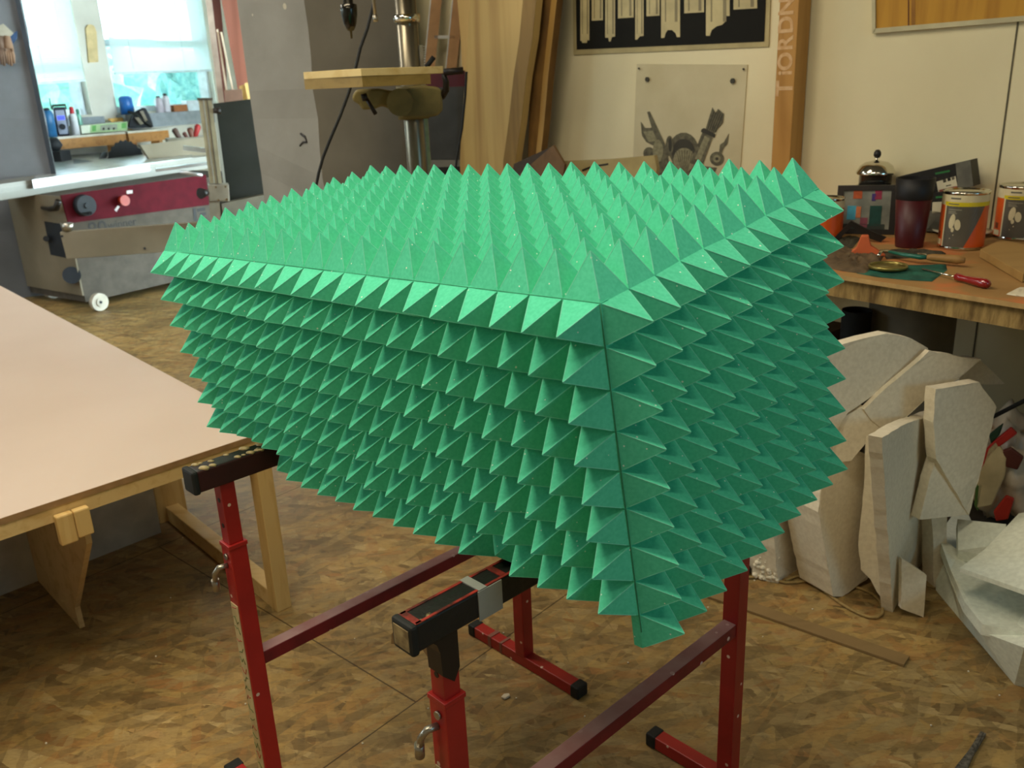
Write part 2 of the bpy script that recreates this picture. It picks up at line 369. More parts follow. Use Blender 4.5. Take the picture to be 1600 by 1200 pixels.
# window wall
BAZ = 56; BP = dist(250, 150, 10.8); BN = azv(BAZ + 90)
if BN.dot(Vector((BP.x, BP.y, 0))) < 0: BN = -BN
def bu(x, y=110): p = vp(x, y, BP, BAZ); return (Vector((p.x, p.y, 0)) - Vector((BP.x, BP.y, 0))).dot(azv(BAZ))
def bz(x, y): return vp(x, y, BP, BAZ).z
def onb(u, z=0, off=0): return Vector((BP.x, BP.y, 0)) + azv(BAZ) * u - BN * off + Vector((0, 0, z))
w1l, w1r, w2l, w2r = bu(-90), bu(133, 120), bu(166, 80), bu(330, 100)
sill_z = bz(300, 170); head_z = 2.75
def wpiece(b, u0, u1, z0, z1, t=.25): b.prism([onb(u0, z0), onb(u1, z0), onb(u1, z1), onb(u0, z1)], BN * t)
b = MB()
wpiece(b, -6, w1l, 0, 3.1); wpiece(b, w1l, w1r, 0, sill_z); wpiece(b, w1r, w2l, 0, 3.1); wpiece(b, w2l, w2r, 0, sill_z); wpiece(b, w2r, w2r + .35, 0, 3.1)
wpiece(b, w1l, w1r, head_z, 3.1); wpiece(b, w2l, w2r, head_z, 3.1)
b.build('wall_back', M['wall_cool'], kind='structure')
# side wall running back to the window wall
c0 = onb(w2r + .35, 0); 
b = MB(); e0 = c0; e1 = c0 + azv(-44) * 3.2
b.prism([e0, e1, e1 + Vector((0, 0, 3.1)), e0 + Vector((0, 0, 3.1))], azv(46) * .12); b.build('wall_side', M['wall_cool'], kind='structure')
# remaining enclosure: left and behind the camera
L0 = onb(-6, 0); 
b = MB(); b.prism([L0, Vector((-6.2, 2, 0)), Vector((-6.2, 2, 3.1)), L0 + Vector((0, 0, 3.1))], (-.1, 0, 0)); b.build('wall_left', M['wall_cool'], kind='structure')
b = MB(); b.prism([(-6.2, 2, 0), (-2.6, -2.8, 0), (-2.6, -2.8, 3.1), (-6.2, 2, 3.1)], (-.1, -.1, 0)); b.build('wall_near', M['wall_cool'], kind='structure')
R1 = on_wall(5.5, 0)
b = MB(); b.prism([(-2.6, -2.8, 0), R1, R1 + Vector((0, 0, 3.1)), Vector((-2.6, -2.8, 3.1))], (0, -.1, 0)); b.build('wall_front', M['wall_cool'], kind='structure')
b = MB(); b.prism([(-11, -4, 3.1), (8, -4, 3.1), (8, 14, 3.1), (-11, 14, 3.1)], (0, 0, .1)); b.build('ceiling', M['ceiling'], kind='structure')
# windows: frames, glass, blinds
M['wframe'] = plain('white_window_frame', 'd9e4ea', rough=.4)
mg, tg, bg = nt('window_glass'); bg.inputs['Transmission Weight'].default_value = 1; bg.inputs['Roughness'].default_value = 0; bg.inputs['IOR'].default_value = 1.02; bg.inputs['Base Color'].default_value = (.93, 1, 1, 1)
M['glass'] = mg
def blind_mat():
    m, t, b = nt('white_blind_slat'); b.inputs['Base Color'].default_value = (.88, .92, .93, 1); b.inputs['Roughness'].default_value = .5
    tr = N(t, 'ShaderNodeBsdfTranslucent'); tr.inputs[0].default_value = (.9, .95, .98, 1); mx = N(t, 'ShaderNodeMixShader'); mx.inputs[0].default_value = .6
    out = t.nodes['Material Output']; t.links.new(b.outputs[0], mx.inputs[1]); t.links.new(tr.outputs[0], mx.inputs[2]); t.links.new(mx.outputs[0], out.inputs[0]); return m
M['blind'] = blind_mat()
def window(n, ul, ur, zb, blind_l, blind_r, rail_z):
    b = MB()
    def fr(u0, z0, u1, z1, w=.05): b.bar(onb(u0, z0, -.12), onb(u1, z1, -.12), .06, w)
    fr(ul, zb + .03, ur, zb + .03, .06); fr(ul, head_z - .03, ur, head_z - .03, .06); fr(ul + .035, zb, ul + .035, head_z, .07); fr(ur - .05, zb, ur - .05, head_z, .1)
    fr(ul, rail_z, ur, rail_z, .07)
    w = b.build('window_%d' % n, M['wframe'], kind='structure')
    g = MB(); g.prism([onb(ul, zb, -.125), onb(ur, zb, -.125), onb(ur, head_z, -.125), onb(ul, head_z, -.125)], BN * .006); g.build('pane', M['glass'], w)
    t = thing('window_blind', 'white slatted blind hanging in the %s window, lowered above a strip of glass' % ('left' if n == 1 else 'right'), 'blind', onb((ul + ur) / 2, head_z, .03), 'slatted blinds in the windows')
    s = MB(); ns = 62
    for k in range(ns):
        f = k / (ns - 1.0); zl = head_z + (blind_l - head_z) * f; zr = head_z + (blind_r - head_z) * f
        a = onb(ul + .03, zl, .03); c = onb(ur - .03, zr, .03)
        s.bar(a, c, .0012, .0165, up=(0, 0, 1))
    s.build('slats', M['blind'], t)
    s = MB(); s.bar(onb(ul + .03, blind_l - .02, .03), onb(ur - .03, blind_r - .02, .03), .02, .022); s.build('bottom_rail', M['wframe'], t)
    s = MB(); s.bar(onb(ul + .25, blind_l + .02, .045), onb(ul + .22, head_z, .045), .003, .003); s.build('cord', M['wframe'], t); s = MB()
    s.bar(onb(ul + .9, blind_l + .02, .045), onb(ul + .88, head_z, .045), .003, .003); s.build('cord', M['wframe'], t)
window(1, w1l, w1r, sill_z, bz(50, 133), bz(133, 122), bz(100, 105))
window(2, w2l, w2r, sill_z, bz(172, 112), bz(329, 107), bz(245, 67))
b = MB(); b.prism([onb(w2l - .02, sill_z - .16, 0), onb(w2r + .3, sill_z - .16, 0), onb(w2r + .3, sill_z - .02, 0), onb(w2l - .02, sill_z - .02, 0)], -BN * .16)
b.build('trim_2', plain('grey_sill', '8f959b'), kind='structure')
b = MB(); b.prism([onb(w1l, sill_z - .16, 0), onb(w1r + .05, sill_z - .16, 0), onb(w1r + .05, sill_z - .02, 0), onb(w1l, sill_z - .02, 0)], -BN * .12)
b.build('trim_3', plain('grey_sill_left', '7f858b'), kind='structure')
# shrubs outside
def shrub(u, off, r, z, mat, label):
    b = MB(); t = bmesh.new(); bmesh.ops.create_icosphere(t, subdivisions=4, radius=1)
    rnd = random.Random(int(u * 100))
    ph = [rnd.uniform(0, 6) for _ in range(6)]
    for v in t.verts:
        c = v.co; d = 1 + .12 * math.sin(7*c.x+ph[0]) * math.sin(6*c.y+ph[1]) + .1 * math.sin(15*c.z+ph[2]) * math.sin(13*c.x+ph[3]) + rnd.uniform(-.05, .05)
        v.co = Vector((c.x * r * d, c.y * r * .6 * d, c.z * z * d)) + onb(u, z, off)
    b.add(t); return tag(b.build('shrub', mat, origin=onb(u, 0, off)), label, 'shrub', 'shrubs outside the windows')
M['leaf'] = plain('pale_leaves', '98c8ba', rough=.8, sc=14, c2='7fb8ae', bump=.6)
M['leaf2'] = plain('grey_green_leaves', '7fabaa', rough=.8, sc=20, c2='5f9092', bump=.6)
b = MB(); b.raw([onb(-12, .2, -.4), onb(6, .2, -.4), onb(10, .2, -14), onb(-16, .2, -14)], [(0, 1, 2, 3)]); b.build('ground_outside', plain('lawn', '6a9a70', sc=5), kind='structure')
for (px_, off, r, z, k) in ((70, -3.2, 1.2, 1.0, 0), (190, -5.2, 1.3, 1.05, 0), (250, -7.4, 1.4, 1.1, 0), (292, -1.7, .42, .9, 1), (345, -9.8, 1.7, 1.15, 0), (0, -11.4, 2.2, 1.2, 0)):
    dd = 10.6 - off * .9; p = dist(px_, 150, dd); q = Vector((p.x, p.y, 0)) - Vector((BP.x, BP.y, 0))
    shrub(q.dot(azv(BAZ)), -q.dot(BN), r, z, M['leaf2'] if k else M['leaf'],
          {70: 'pale green shrub outside the left window', 190: 'pale green shrub outside the right window behind the blue can', 250: 'pale green shrub outside the middle of the right window', 292: 'darker grey green bush outside the right half of the right window', 345: 'pale green shrub at the right end of the right window', 0: 'pale green shrub hidden behind the grey left pillar'}[px_])
# concrete pillars
def pillar(name, px_, D, az1, w1, w2, label):
    c = dist(px_, 128, D); c.z = 0
    d1 = azv(az1); d2 = azv(az1 - 90)
    b = MB(); n = 14; rnd = random.Random(3)
    base = [c, c + d1 * w1, c + d1 * w1 + d2 * w2, c + d2 * w2]
    verts = []; faces = []
    for i in range(n + 1):
        z = 3.1 * i / n
        for p in base: verts.append((p.x + rnd.uniform(-.005, .005), p.y + rnd.uniform(-.005, .005), z))
    for i in range(n):
        for k in range(4): faces.append((i*4+k, i*4+(k+1) % 4, i*4+4+(k+1) % 4, i*4+4+k))
    b.raw(verts, faces); o = b.build(name, M['concrete'], kind='structure'); return c, d1, d2
exec_later = []
# ================================================================== THE FOAM BLOCK
PITCH = 0.05; HT = 0.047
BX = Vector((-0.7126, 0.7004, -0.0402)); BY = Vector((0.6918, 0.7110, 0.1261)); BD = Vector((0.1169, 0.0620, -0.9912))
BC = Vector((0.0949, 0.8893, H - 0.2210))
def bp(i, j, k):                        # block coordinates counted in pyramids: along, across, down (the block tapers a little downwards)
    i = i * (1 - .0042 * max(k, 0))
    return BC + (BX * i + BY * j + BD * k) * PITCH
foam = thing('foam_block', 'large green block covered all over in foam pyramids, resting on two red trestles', 'foam block', bp(10, 5, 7))
NY = -BY; NX = -BX; NZ = -BD
def foam_panel(name, fn, nrm, na, nb, skip=(), squash={}):
    """fn(a, b) -> point of the face; one pyramid per cell"""
    b = MB(); bm = b.bm; V = {}; edge_faces = []; b.mi(M['foam_glint'])
    rnd = random.Random(na * 31 + nb)
    def gv(a, c):
        if (a, c) not in V: V[(a, c)] = bm.verts.new(fn(a, c) - nrm * .0015 + Vector((rnd.uniform(-1, 1), rnd.uniform(-1, 1), rnd.uniform(-1, 1))) * .0007)
        return V[(a, c)]
    for a in range(na):
        for c in range(nb):
            if (a, c) in skip: continue
            q = [gv(a, c), gv(a+1, c), gv(a+1, c+1), gv(a, c+1)]
            h = HT * squash.get((a, c), 1.0)
            ctr = sum((v.co for v in q), Vector()) / 4
            j = Vector((rnd.uniform(-1, 1), rnd.uniform(-1, 1), rnd.uniform(-1, 1))) * .0012
            tip = ctr + nrm * (h + .0015) + j
            # a slightly blunt tip: small quad top
            tv = [bm.verts.new(tip + (v.co - ctr) * .016 - nrm * .001) for v in q]
            for k in range(4): bm.faces.new((q[k], q[(k+1) % 4], tv[(k+1) % 4], tv[k]))
            bm.faces.new(tv)
            for k in range(4):           # painted highlight: paler strips along the cut ridges
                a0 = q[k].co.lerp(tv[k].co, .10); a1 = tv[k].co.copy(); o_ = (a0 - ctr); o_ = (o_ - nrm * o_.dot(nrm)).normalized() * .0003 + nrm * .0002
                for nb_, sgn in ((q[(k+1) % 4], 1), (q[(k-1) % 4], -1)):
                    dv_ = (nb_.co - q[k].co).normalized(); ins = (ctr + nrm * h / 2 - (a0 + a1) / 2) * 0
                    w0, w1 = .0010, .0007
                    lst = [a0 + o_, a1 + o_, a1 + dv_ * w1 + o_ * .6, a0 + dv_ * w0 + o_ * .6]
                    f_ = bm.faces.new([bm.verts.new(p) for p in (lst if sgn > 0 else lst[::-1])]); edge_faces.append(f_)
    # backing sheet
    B = {}
    def gb(a, c):
        if (a, c) not in B: B[(a, c)] = bm.verts.new(V[(a, c)].co - nrm * .012)
        return B[(a, c)]
    for a in range(na):
        for c in range(nb):
            if (a, c) in skip: continue
            bm.faces.new((gb(a, c), gb(a, c+1), gb(a+1, c+1), gb(a+1, c)))
            for (p, q, nb_) in (((a, c), (a+1, c), (a, c-1)), ((a+1, c), (a+1, c+1), (a+1, c)), ((a+1, c+1), (a, c+1), (a, c+1)), ((a, c+1), (a, c), (a-1, c))):
                oa, oc = nb_
                if not (0 <= oa < na and 0 <= oc < nb) or nb_ in skip:
                    bm.faces.new((V[p], gb(*p), gb(*q), V[q]))
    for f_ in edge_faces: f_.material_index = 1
    bmesh.ops.recalc_face_normals(bm, faces=[f for f in bm.faces if f.material_index == 0])
    return b.build(name, M['foam'], foam)
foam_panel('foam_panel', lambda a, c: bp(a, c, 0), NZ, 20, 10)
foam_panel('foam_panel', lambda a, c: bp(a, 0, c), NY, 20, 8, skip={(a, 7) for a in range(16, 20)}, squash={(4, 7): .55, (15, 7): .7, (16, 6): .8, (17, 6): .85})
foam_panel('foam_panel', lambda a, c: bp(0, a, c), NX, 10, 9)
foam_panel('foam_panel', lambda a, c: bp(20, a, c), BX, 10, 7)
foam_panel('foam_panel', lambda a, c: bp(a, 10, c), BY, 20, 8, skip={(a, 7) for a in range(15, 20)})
b = MB(); g = .35; kz = 6.9
P8 = [bp(x, y, z) for z in (.35, kz) for (x, y) in ((g, g), (20-g, g), (20-g, 10-g), (g, 10-g))]
b.raw(P8, [(0, 1, 2, 3), (4, 7, 6, 5), (0, 4, 5, 1), (1, 5, 6, 2), (2, 6, 7, 3), (3, 7, 4, 0)])
b.build('core_box', M['ply'], foam)
# dark glued joints along the edges of the block
b = MB()
b.tube([bp(0, 0, k) + (NX + NY) * .0002 for k in [x * .5 for x in range(0, 18)]], .0006, 6)
b.tube([bp(i * .5, 0, 0) + (NZ + NY) * .0001 for i in range(0, 41)], .0003, 6)
b.build('glue_joint', M['seam'], foam)

# ================================================================== TRESTLES
def trestle(Pn, Pf, zt, label, worn, zr=.396, zs=.65):
    Pn = Vector((Pn[0], Pn[1], 0)); Pf = Vector((Pf[0], Pf[1], 0)); e = (Pf - Pn).normalized(); az = math.degrees(math.atan2(e.y, e.x)); q = azv(az - 90)
    up = Vector((0, 0, 1))
    t = thing('trestle', label, 'trestle', (Pn + Pf) / 2, 'red steel trestles')
    b = MB(); hb = .040
    b.bar(Pn - e * .052 + up * (zt - hb / 2), Pf + e * .045 + up * (zt - hb / 2), .036, hb, bev=.003)
    o = b.build('top_beam', M['beam'] if worn else M['beam_red'], t); lbl(o, 'worn black top beam')
    b = MB(); b.box(Pn - e * .056 + up * (zt - hb / 2), (.012, .042, hb + .004), az, bev=.004); b.build('end_cap', M['rubber'], o)
    b = MB(); b.box(Pf + e * .049 + up * (zt - hb / 2), (.012, .042, hb + .004), az, bev=.004); b.build('end_cap', M['rubber'], o)
    for P in (Pn, Pf):
        b = MB(); b.bar(P + up * .03, P + up * zs, .036, .036, bev=.002)
        b.box(P + up * (zs - .012), (.0385, .0385, .024), az, bev=.001)
        # square it to the beam
        pst = MB()
        pst.box(P + up * (.03 + zs) / 2, (.034, .034, zs - .03), az, bev=.002)
        pst.box(P + up * (zs - .004), (.037, .037, .008), az, bev=.001)
        b.bm.free()
        post = pst.build('post', M['red'], t)
        b = MB(); b.box(P + up * (zs + zt - hb) / 2, (.027, .027, zt - hb - zs), az, bev=.001)
        for zz in (zs + .035, zs + .085):
            b.cyl(P - q * .0143 + up * zz, P - q * .0134 + up * zz, .0045, m=M['blackp'], seg=12)
            b.cyl(P - e * .0143 + up * zz, P - e * .0134 + up * zz, .0045, m=M['blackp'], seg=12)
        b.build('inner_post', M['red'], post)
        b = MB(); c = P + up * (zs - .045) - e * .017
        b.cyl(c + q * .002 + up * .02, c + q * .002 - e * .004 + up * .02, .006, seg=10)
        b.tube([c - q * .002, c - e * .016 - q * .006, c - e * .022 - q * .012 - up * .012, c - e * .02 - q * .02 - up * .034], .0052, 8)
        b.cyl(c - e * .02 - q * .02 - up * .028, c - e * .018 - q * .024 - up * .052, .007, seg=12)
        b.build('locking_pin', M['steel'], post)
        b = MB(); b.box(P + up * .016, (.032, .36, .030), az, bev=.002)
        for s in (-1, 1):
            pass
        ft = b.build('foot', M['red'], t)
        for s in (-1, 1):
            b = MB(); b.box(P + q * (.186 * s) + up * .0165, (.037, .026, .033), az, bev=.004); b.build('foot_cap', M['rubber'], ft)
    b = MB(); b.bar(Pn + up * zr + e * .012, Pf + up * zr - e * .012, .028, .028, bev=.002); b.build('cross_rail', M['red_dusty'], t)
    return t, e, q
EA = Vector((.516, .487, 0))
tA, e_, q_ = trestle((-.515, 1.415), (.001, 1.902), .808, 'red steel trestle under the left end of the foam block, beside the pale table', 0)
tB, e_, q_ = trestle((-.105, .970), (.411, 1.457), .787, 'red steel trestle under the near end of the foam block, silver tape on its top', 1)
up = Vector((0, 0, 1))
azT = math.degrees(math.atan2(e_.y, e_.x))
# details of the near trestle's top: red paint left, silver tape, grey flap, gusset, tape film
PB = Vector((-.105, .970, 0)); PA = Vector((-.515, 1.415, 0))
b = MB()
b.box(PB - e_ * .048 + up * .7876, (.012, .034, .0012), azT); b.box(PB + e_ * .035 + q_ * .0155 + up * .7876, (.17, .004, .0012), azT); b.box(PB + e_ * .045 - q_ * .0155 + up * .7876, (.19, .004, .0012), azT)
b.box(PB + e_ * .1 - q_ * .002 + up * .7876, (.01, .03, .001), azT); b.box(PB + e_ * .06 - q_ * .0178 + up * .77, (.09, .001, .02), azT)
lbl(b.build('paint_patch', plain('flaked_red_paint', 'a8352a', rough=.5, sc=40, c2='3a1a15'), tB), 'flaked red paint on the beam top')
b = MB(); b.box(PB - e_ * .0625 + up * .767, (.0012, .03, .03), azT); lbl(b.build('worn_cap_face', plain('worn_cream_plastic', 'a08c62', rough=.6, sc=60, c2='6b5a3c'), tB), 'worn beige end face')
b = MB(); b.box(PB + e_ * .058 + up * .788, (.014, .038, .0016), azT); b.box(PB + e_ * .058 + q_ * .0185 + up * .779, (.014, .001, .018), azT); b.box(PB + e_ * .07 + q_ * .019 + up * .765, (.042, .0015, .044), azT)
lbl(b.build('silver_tape', plain('silver_tape', 'a9aaa4', rough=.4, metal=.3), tB), 'silver grey tape wrapped round the beam')
b = MB(); b.prism([PB - e_ * .028 - q_ * .0145 + up * .748, PB + e_ * .0145 - q_ * .0145 + up * .748, PB + e_ * .0145 - q_ * .0145 + up * .69, PB + e_ * .004 - q_ * .0145 + up * .672, PB - e_ * .0145 - q_ * .0145 + up * .69, PB - e_ * .0155 - q_ * .0145 + up * .725, PB - e_ * .020 - q_ * .0145 + up * .74], q_ * .029)
b.build('gusset', M['blackp'], tB)
mt, tt, bt_ = nt('brown_tape_film'); bt_.inputs['Base Color'].default_value = (.16, .085, .035, 1); bt_.inputs['Alpha'].default_value = .6; bt_.inputs['Roughness'].default_value = .2
b = MB(); pl = []
Pq = PB + e_ * .015
poly = [(688, 985), (662, 968), (632, 972), (612, 990), (611, 1006), (640, 1010), (652, 1004), (678, 1040), (698, 1040)]
b.prism([vp(x, y, Pq, azT + 85) for x, y in poly], e_ * .0008); lbl(b.build('tape_flap', mt, tB), 'loose end of brown see-through tape')
# printed stickers on the posts that face left
M['sticker'] = plain('cream_sticker', 'cdb98a', rough=.5, sc=30, c2='b9a476')
def sticker(P, z0, z1, t):
    b = MB(); b.box(P - e_ * .0178 + up * (z0 + z1) / 2, (.0012, .026, z1 - z0), azT)
    g = MB(); rnd = random.Random(5); n = int((z1 - z0) / .022)
    for i in range(n):
        z = z1 - .012 - i * .022; m = M['green_print'] if i % 3 else M['red_print']
        g.tube([P - e_ * .0186 + q_ * (-.010 + .006 * k) + up * (z + rnd.uniform(-.008, .008)) for k in range(4)], .0009, 5, m)
    s = b.build('sticker', M['sticker'], t); lbl(s, 'cream printed sticker with squiggles'); g.build('print', None, s)
M['green_print'] = plain('green_print', '5d6d35'); M['red_print'] = plain('red_print', 'a8482c')
sticker(PA, .12, .525, tA); sticker(PB, .1, .535, tB)
b = MB(); b.box(Vector((.001, 1.902, 0)) - q_ * .115 + up * .0165, (.034, .012, .0325), azT); b.box(Vector((.001, 1.902, 0)) - q_ * .072 + up * .0165, (.0335, .008, .0322), azT); lbl(b.build('masking_tape', plain('masking_tape', '8e5a4c', rough=.7), tA), 'dull tape wrapped round the far foot')
# dried glue lumps on the far trestle's top
b = MB(); rnd = random.Random(11)
for i in range(26):
    c = PA + e_ * rnd.uniform(-.05, .12) + q_ * rnd.choice((-.013, .012, rnd.uniform(-.014, .014))) + up * .808
    tm = bmesh.new(); bmesh.ops.create_icosphere(tm, subdivisions=1, radius=1)
    s = rnd.uniform(.003, .007)
    for v in tm.verts: v.co = Vector((v.co.x * s * 1.6, v.co.y * s, v.co.z * s * .7)) + c
    b.add(tm, None, True)
b.tube([PA + e_ * .105 + q_ * (-.019) + up * z for z in (.81, .79, .775, .762)], .0022, 6)
lbl(b.build('dried_glue', plain('dried_glue', 'b3a072', rough=.4), tA), 'beige lumps of dried glue')

# ================================================================== LEFT WORKTABLE
TZ = .55
K = at(424, 671, TZ); e1 = (at(0, 446, TZ) - K).normalized(); e2 = (at(0, 810, TZ) - K).normalized()
t = thing('worktable', 'low worktable with a pinkish board top on pale pine legs, left of the trestles', 'table', (K + e1 * 1.2 + e2 * .6) * 1.0 - Vector((0, 0, TZ)))
b = MB(); b.prism([K, K + e1 * 3.3, K + e1 * 3.3 + e2 * 1.45, K + e2 * 1.45], (0, 0, -.016), bev=.001)
o = b.build('table_top', M['mdf'], t)
b = MB(); b.prism([K + up * -.001 + (-e1) * .0006 + e2 * 0, K + e2 * 1.45 - e1 * .0006 - up * .001, K + e2 * 1.45 - e1 * .0006 - up * .0155, K - e1 * .0006 - up * .0155], e1 * .0005)
b.build('edge_strip', M['mdf_edge'], o)
b = MB()
b.bar(K + e1 * .012 - up * .034, K + e1 * .012 + e2 * 1.44 - up * .034, .02, .036)
b.bar(K + e2 * .02 + e1 * .02 - up * .034, K + e2 * .02 + e1 * 3.2 - up * .034, .02, .036)
b.build('apron', M['pine_x'], t)
F0 = at(460, 958, 0); F0.z = 0; r1 = azv(math.degrees(math.atan2(e1.y, e1.x)))
F0 = Vector((K.x, K.y, 0)) + r1 * .03 + e2 * .035
Lg = .80
b = MB(); b.bar(F0 + up * .0, F0 + up * .498, .045, .052, up=r1, bev=.002); b.build('leg', M['pine'], t)
b = MB(); b.bar(F0 + r1 * Lg, F0 + r1 * Lg + up * .498, .10, .045, up=r1, bev=.002)
for zz in (.20, .24): b.cyl(F0 + r1 * (Lg - .0235) + up * zz, F0 + r1 * (Lg - .0225) + up * zz, .005, m=M['blackp'], seg=10)
b.build('leg', M['pine'], t)
b = MB(); b.bar(F0 + r1 * .02 + up * .028, F0 + r1 * (Lg - .02) + up * .028, .045, .055, bev=.002); b.build('foot_rail', M['pine_x'], t)
b = MB(); b.bar(F0 + r1 * .02 + up * .47, F0 + r1 * (Lg - .02) + up * .47, .03, .05); b.build('head_rail', M['pine_x'], t)
# white board upright between the legs, plywood rib and clamp blocks
g0 = at(252, 832, 0); g1 = at(0, 931, 0); gd = (g1 - g0).normalized()
b = MB(); b.prism([g0, g0 + gd * 1.15, g0 + gd * 1.15 + up * .5, g0 + up * .5], Vector((gd.y, -gd.x, 0)) * -.018 if (Vector((gd.y, -gd.x, 0)).y < 0) else Vector((gd.y, -gd.x, 0)) * .018)
lbl(b.build('back_board', plain('white_board', 'b9b3a2', rough=.6), t), 'whitish upright board')
Rb_ = at(125, 982, 0); azr = math.degrees(math.atan2(*(at(61, 909, 0) - Rb_).yx)); rd = azv(azr)
pp = [Rb_, vp(117, 950, Rb_, azr), vp(122, 838, Rb_, azr), vp(124, 800, Rb_, azr)]
pp[3].z = .498; pp[2].x, pp[2].y = pp[3].x, pp[3].y
pp += [Rb_ + rd * .40 + up * .498, Rb_ + rd * .40]
b = MB(); b.prism(pp, Vector((rd.y, -rd.x, 0)) * .014); b.build('rib', M['ply'], t)
cb = vp(118, 815, K - e1 * .0, math.degrees(math.atan2(e2.y, e2.x)))
b = MB()
for (x0, y0, w, zb) in ((106, 838, .038, .075), (132, 828, .036, .07)):
    p = vp(x0, y0, K - e1 * .012, math.degrees(math.atan2(e2.y, e2.x)))
    pz = p.copy(); pz.z = .518 - zb / 2
    b.box(pz, (w, .022, zb), math.degrees(math.atan2(e2.y, e2.x)), bev=.004)
b.build('clamp_block', M['pine'], t)

# ================================================================== RIGHT WORKBENCH
BZ = .88
f0 = at(1300, 428, BZ); f1 = at(1600, 475, BZ); fd = (f1 - f0).normalized()
def benchm():
    m = plain('bench_mdf', 'a8814c', rough=.7, sc=5, c2='96713f')
    t = m.node_tree; b = t.nodes['Principled BSDF']; src = b.inputs['Base Color'].links[0].from_socket
    mp = coords(t, (1, 1, 1), (0, 0, 0), (1.3, 5, 0)); n = N(t, 'ShaderNodeTexNoise'); n.inputs['Scale'].default_value = 5.5; n.inputs['Detail'].default_value = 5
    t.links.new(mp.outputs[0], n.inputs['Vector']); r = ramp(t, [(.5, (0, 0, 0)), (.62, (.75, .75, .75))]); t.links.new(n.outputs[0], r.inputs[0])
    mx = N(t, 'ShaderNodeMix', data_type='RGBA'); t.links.new(r.outputs[0], mx.inputs[0]); t.links.new(src, mx.inputs[6]); mx.inputs[7].default_value = lin('c8703c')
    t.links.new(mx.outputs[2], b.inputs['Base Color']); return m
M['bench'] = benchm()
fl = f0 - fd * 1.25; fr = f1 + fd * 1.1
def towall(p, off=.02):
    dd = WC - off - Vector((p.x, p.y, 0)).dot(WN); return p + WN * dd
t = thing('workbench', 'long brown workbench with a rough chipboard edge along the right wall', 'workbench', (f0 + f1) / 2 - up * BZ)
b = MB(); b.prism([fl, fr, towall(fr), towall(fl)], (0, 0, -.012)); b.build('worktop', M['bench'], t)
b = MB(); b.bar(fl - up * .006, fr - up * .006, .003, .0118); lbl(b.build('front_lipping', plain('pale_edge', 'b79660', rough=.7, sc=40), t), 'pale board edge')
cm_ = plain('rough_chipboard', 'a58a55', rough=.95, sc=30, c2='5a4524', bump=.8, scale=(1, 1, .25))
b = MB(); inn = (towall(f0) - f0).normalized()
b.prism([fl + inn * .012 - up * .012, fr + inn * .012 - up * .012, towall(fr) - up * .012, towall(fl) - up * .012], (0, 0, -.052)); lbl(b.build('chipboard_slab', cm_, t), 'rough chipboard slab')
for p in (f1 + fd * .75, f0 - fd * .6):
    for q in (p + inn * .12, p + inn * .62):
        b = MB(); b.bar(Vector((q.x, q.y, 0)), Vector((q.x, q.y, BZ - .064)), .06, .06); b.build('leg', M['pine'], t)

# ------------------------------------------------------------------ things on the bench
def B0(x, y): return at(x, y, BZ + .0005)
def zv(x, y, P): return vp(x, y, P, math.degrees(math.atan2(P.y, P.x)) - 90).z
def facing(P): return math.degrees(math.atan2(P.y, P.x)) - 90
# french press
P = B0(1361, 352); s = (P.xy.length); r = 27 / 1452 * s
zk = zv(1363, 238, P); zl = zv(1363, 265, P); zb = zv(1363, 262, P)
t = thing('french_press', 'chrome coffee press with domed lid and black knob by the wall', 'coffee press', P)
h = zk - BZ
b = MB(); b.lathe(P, [(0, .012), (r*.86, .012), (r*.86, h*.72), (r*.9, h*.725), (r*.83, h*.725), (r*.83, .02), (0, .02)], 32)
mgl, tg2, bg2 = nt('press_glass'); bg2.inputs['Transmission Weight'].default_value = .8; bg2.inputs['Roughness'].default_value = .03; bg2.inputs['Base Color'].default_value = (.12, .12, .11, 1)
lbl(b.build('glass_jar', mgl, t), 'dark glass jar')
b = MB()
for z0, z1 in ((.0, .014), (h*.32, h*.36), (h*.5, h*.56)): b.lathe(P, [(r*.9, z0), (r*.96, z0), (r*.96, z1), (r*.9, z1), (r*.9, z0)], 32)
for k in range(6):
    a = 2*math.pi*k/6 + .3; d = Vector((math.cos(a), math.sin(a), 0)); b.bar(P + d*r*.93 + up*.004, P + d*r*.93 + up*h*.55, .012, .003, up=d)
b.build('cage', M['chrome'], t)
b = MB(); b.lathe(P, [(r*1.02, h*.71), (r*1.04, h*.73), (r*.98, h*.76), (r*.85, h*.82), (r*.6, h*.865), (r*.25, h*.885), (0.004, h*.89), (.004, h*.93)], 36); b.build('lid', M['chrome'], t)
b = MB(); b.lathe(P, [(0, h*.92), (.008, h*.925), (.0125, h*.96), (.0115, h*1.0), (.006, h*1.03), (0, h*1.035)], 20); b.build('knob', M['blackp'], t)
# framed picture leaning
def quad_frame(name, label, cat, pts, P, az, w, fm, pm, lean=.0, deep=.02):
    pass
P = B0(1345, 366); az = facing(P)
t = thing('picture_frame', 'black framed picture of coloured carvings standing left of the dark tumbler', 'picture', P)
Q = [vp(x, y, P, az) for x, y in ((1309, 292), (1404, 291), (1397, 369), (1303, 369))]; Q[2].z = Q[3].z = BZ + .001
back = Vector((P.x, P.y, 0)).normalized()
Q[0] += back * .03; Q[1] += back * .03
b = MB(); w = .013; cen = sum(Q, Vector()) / 4
for i in range(4):
    a, c = Q[i], Q[(i+1) % 4]; ia = a + (cen - a).normalized() * w * 1.9; ic = c + (cen - c).normalized() * w * 1.9
    b.prism([a, c, ic, ia], back * .014)
b.build('frame', M['blackp'], t)
b = MB(); I = [q + (cen - q).normalized() * w * 1.7 for q in Q]; b.prism([q + back * .005 for q in I], back * .004)
pic = b.build('picture', plain('grey_print', '8b8c80', rough=.3, sc=20, c2='6d7068'), t)
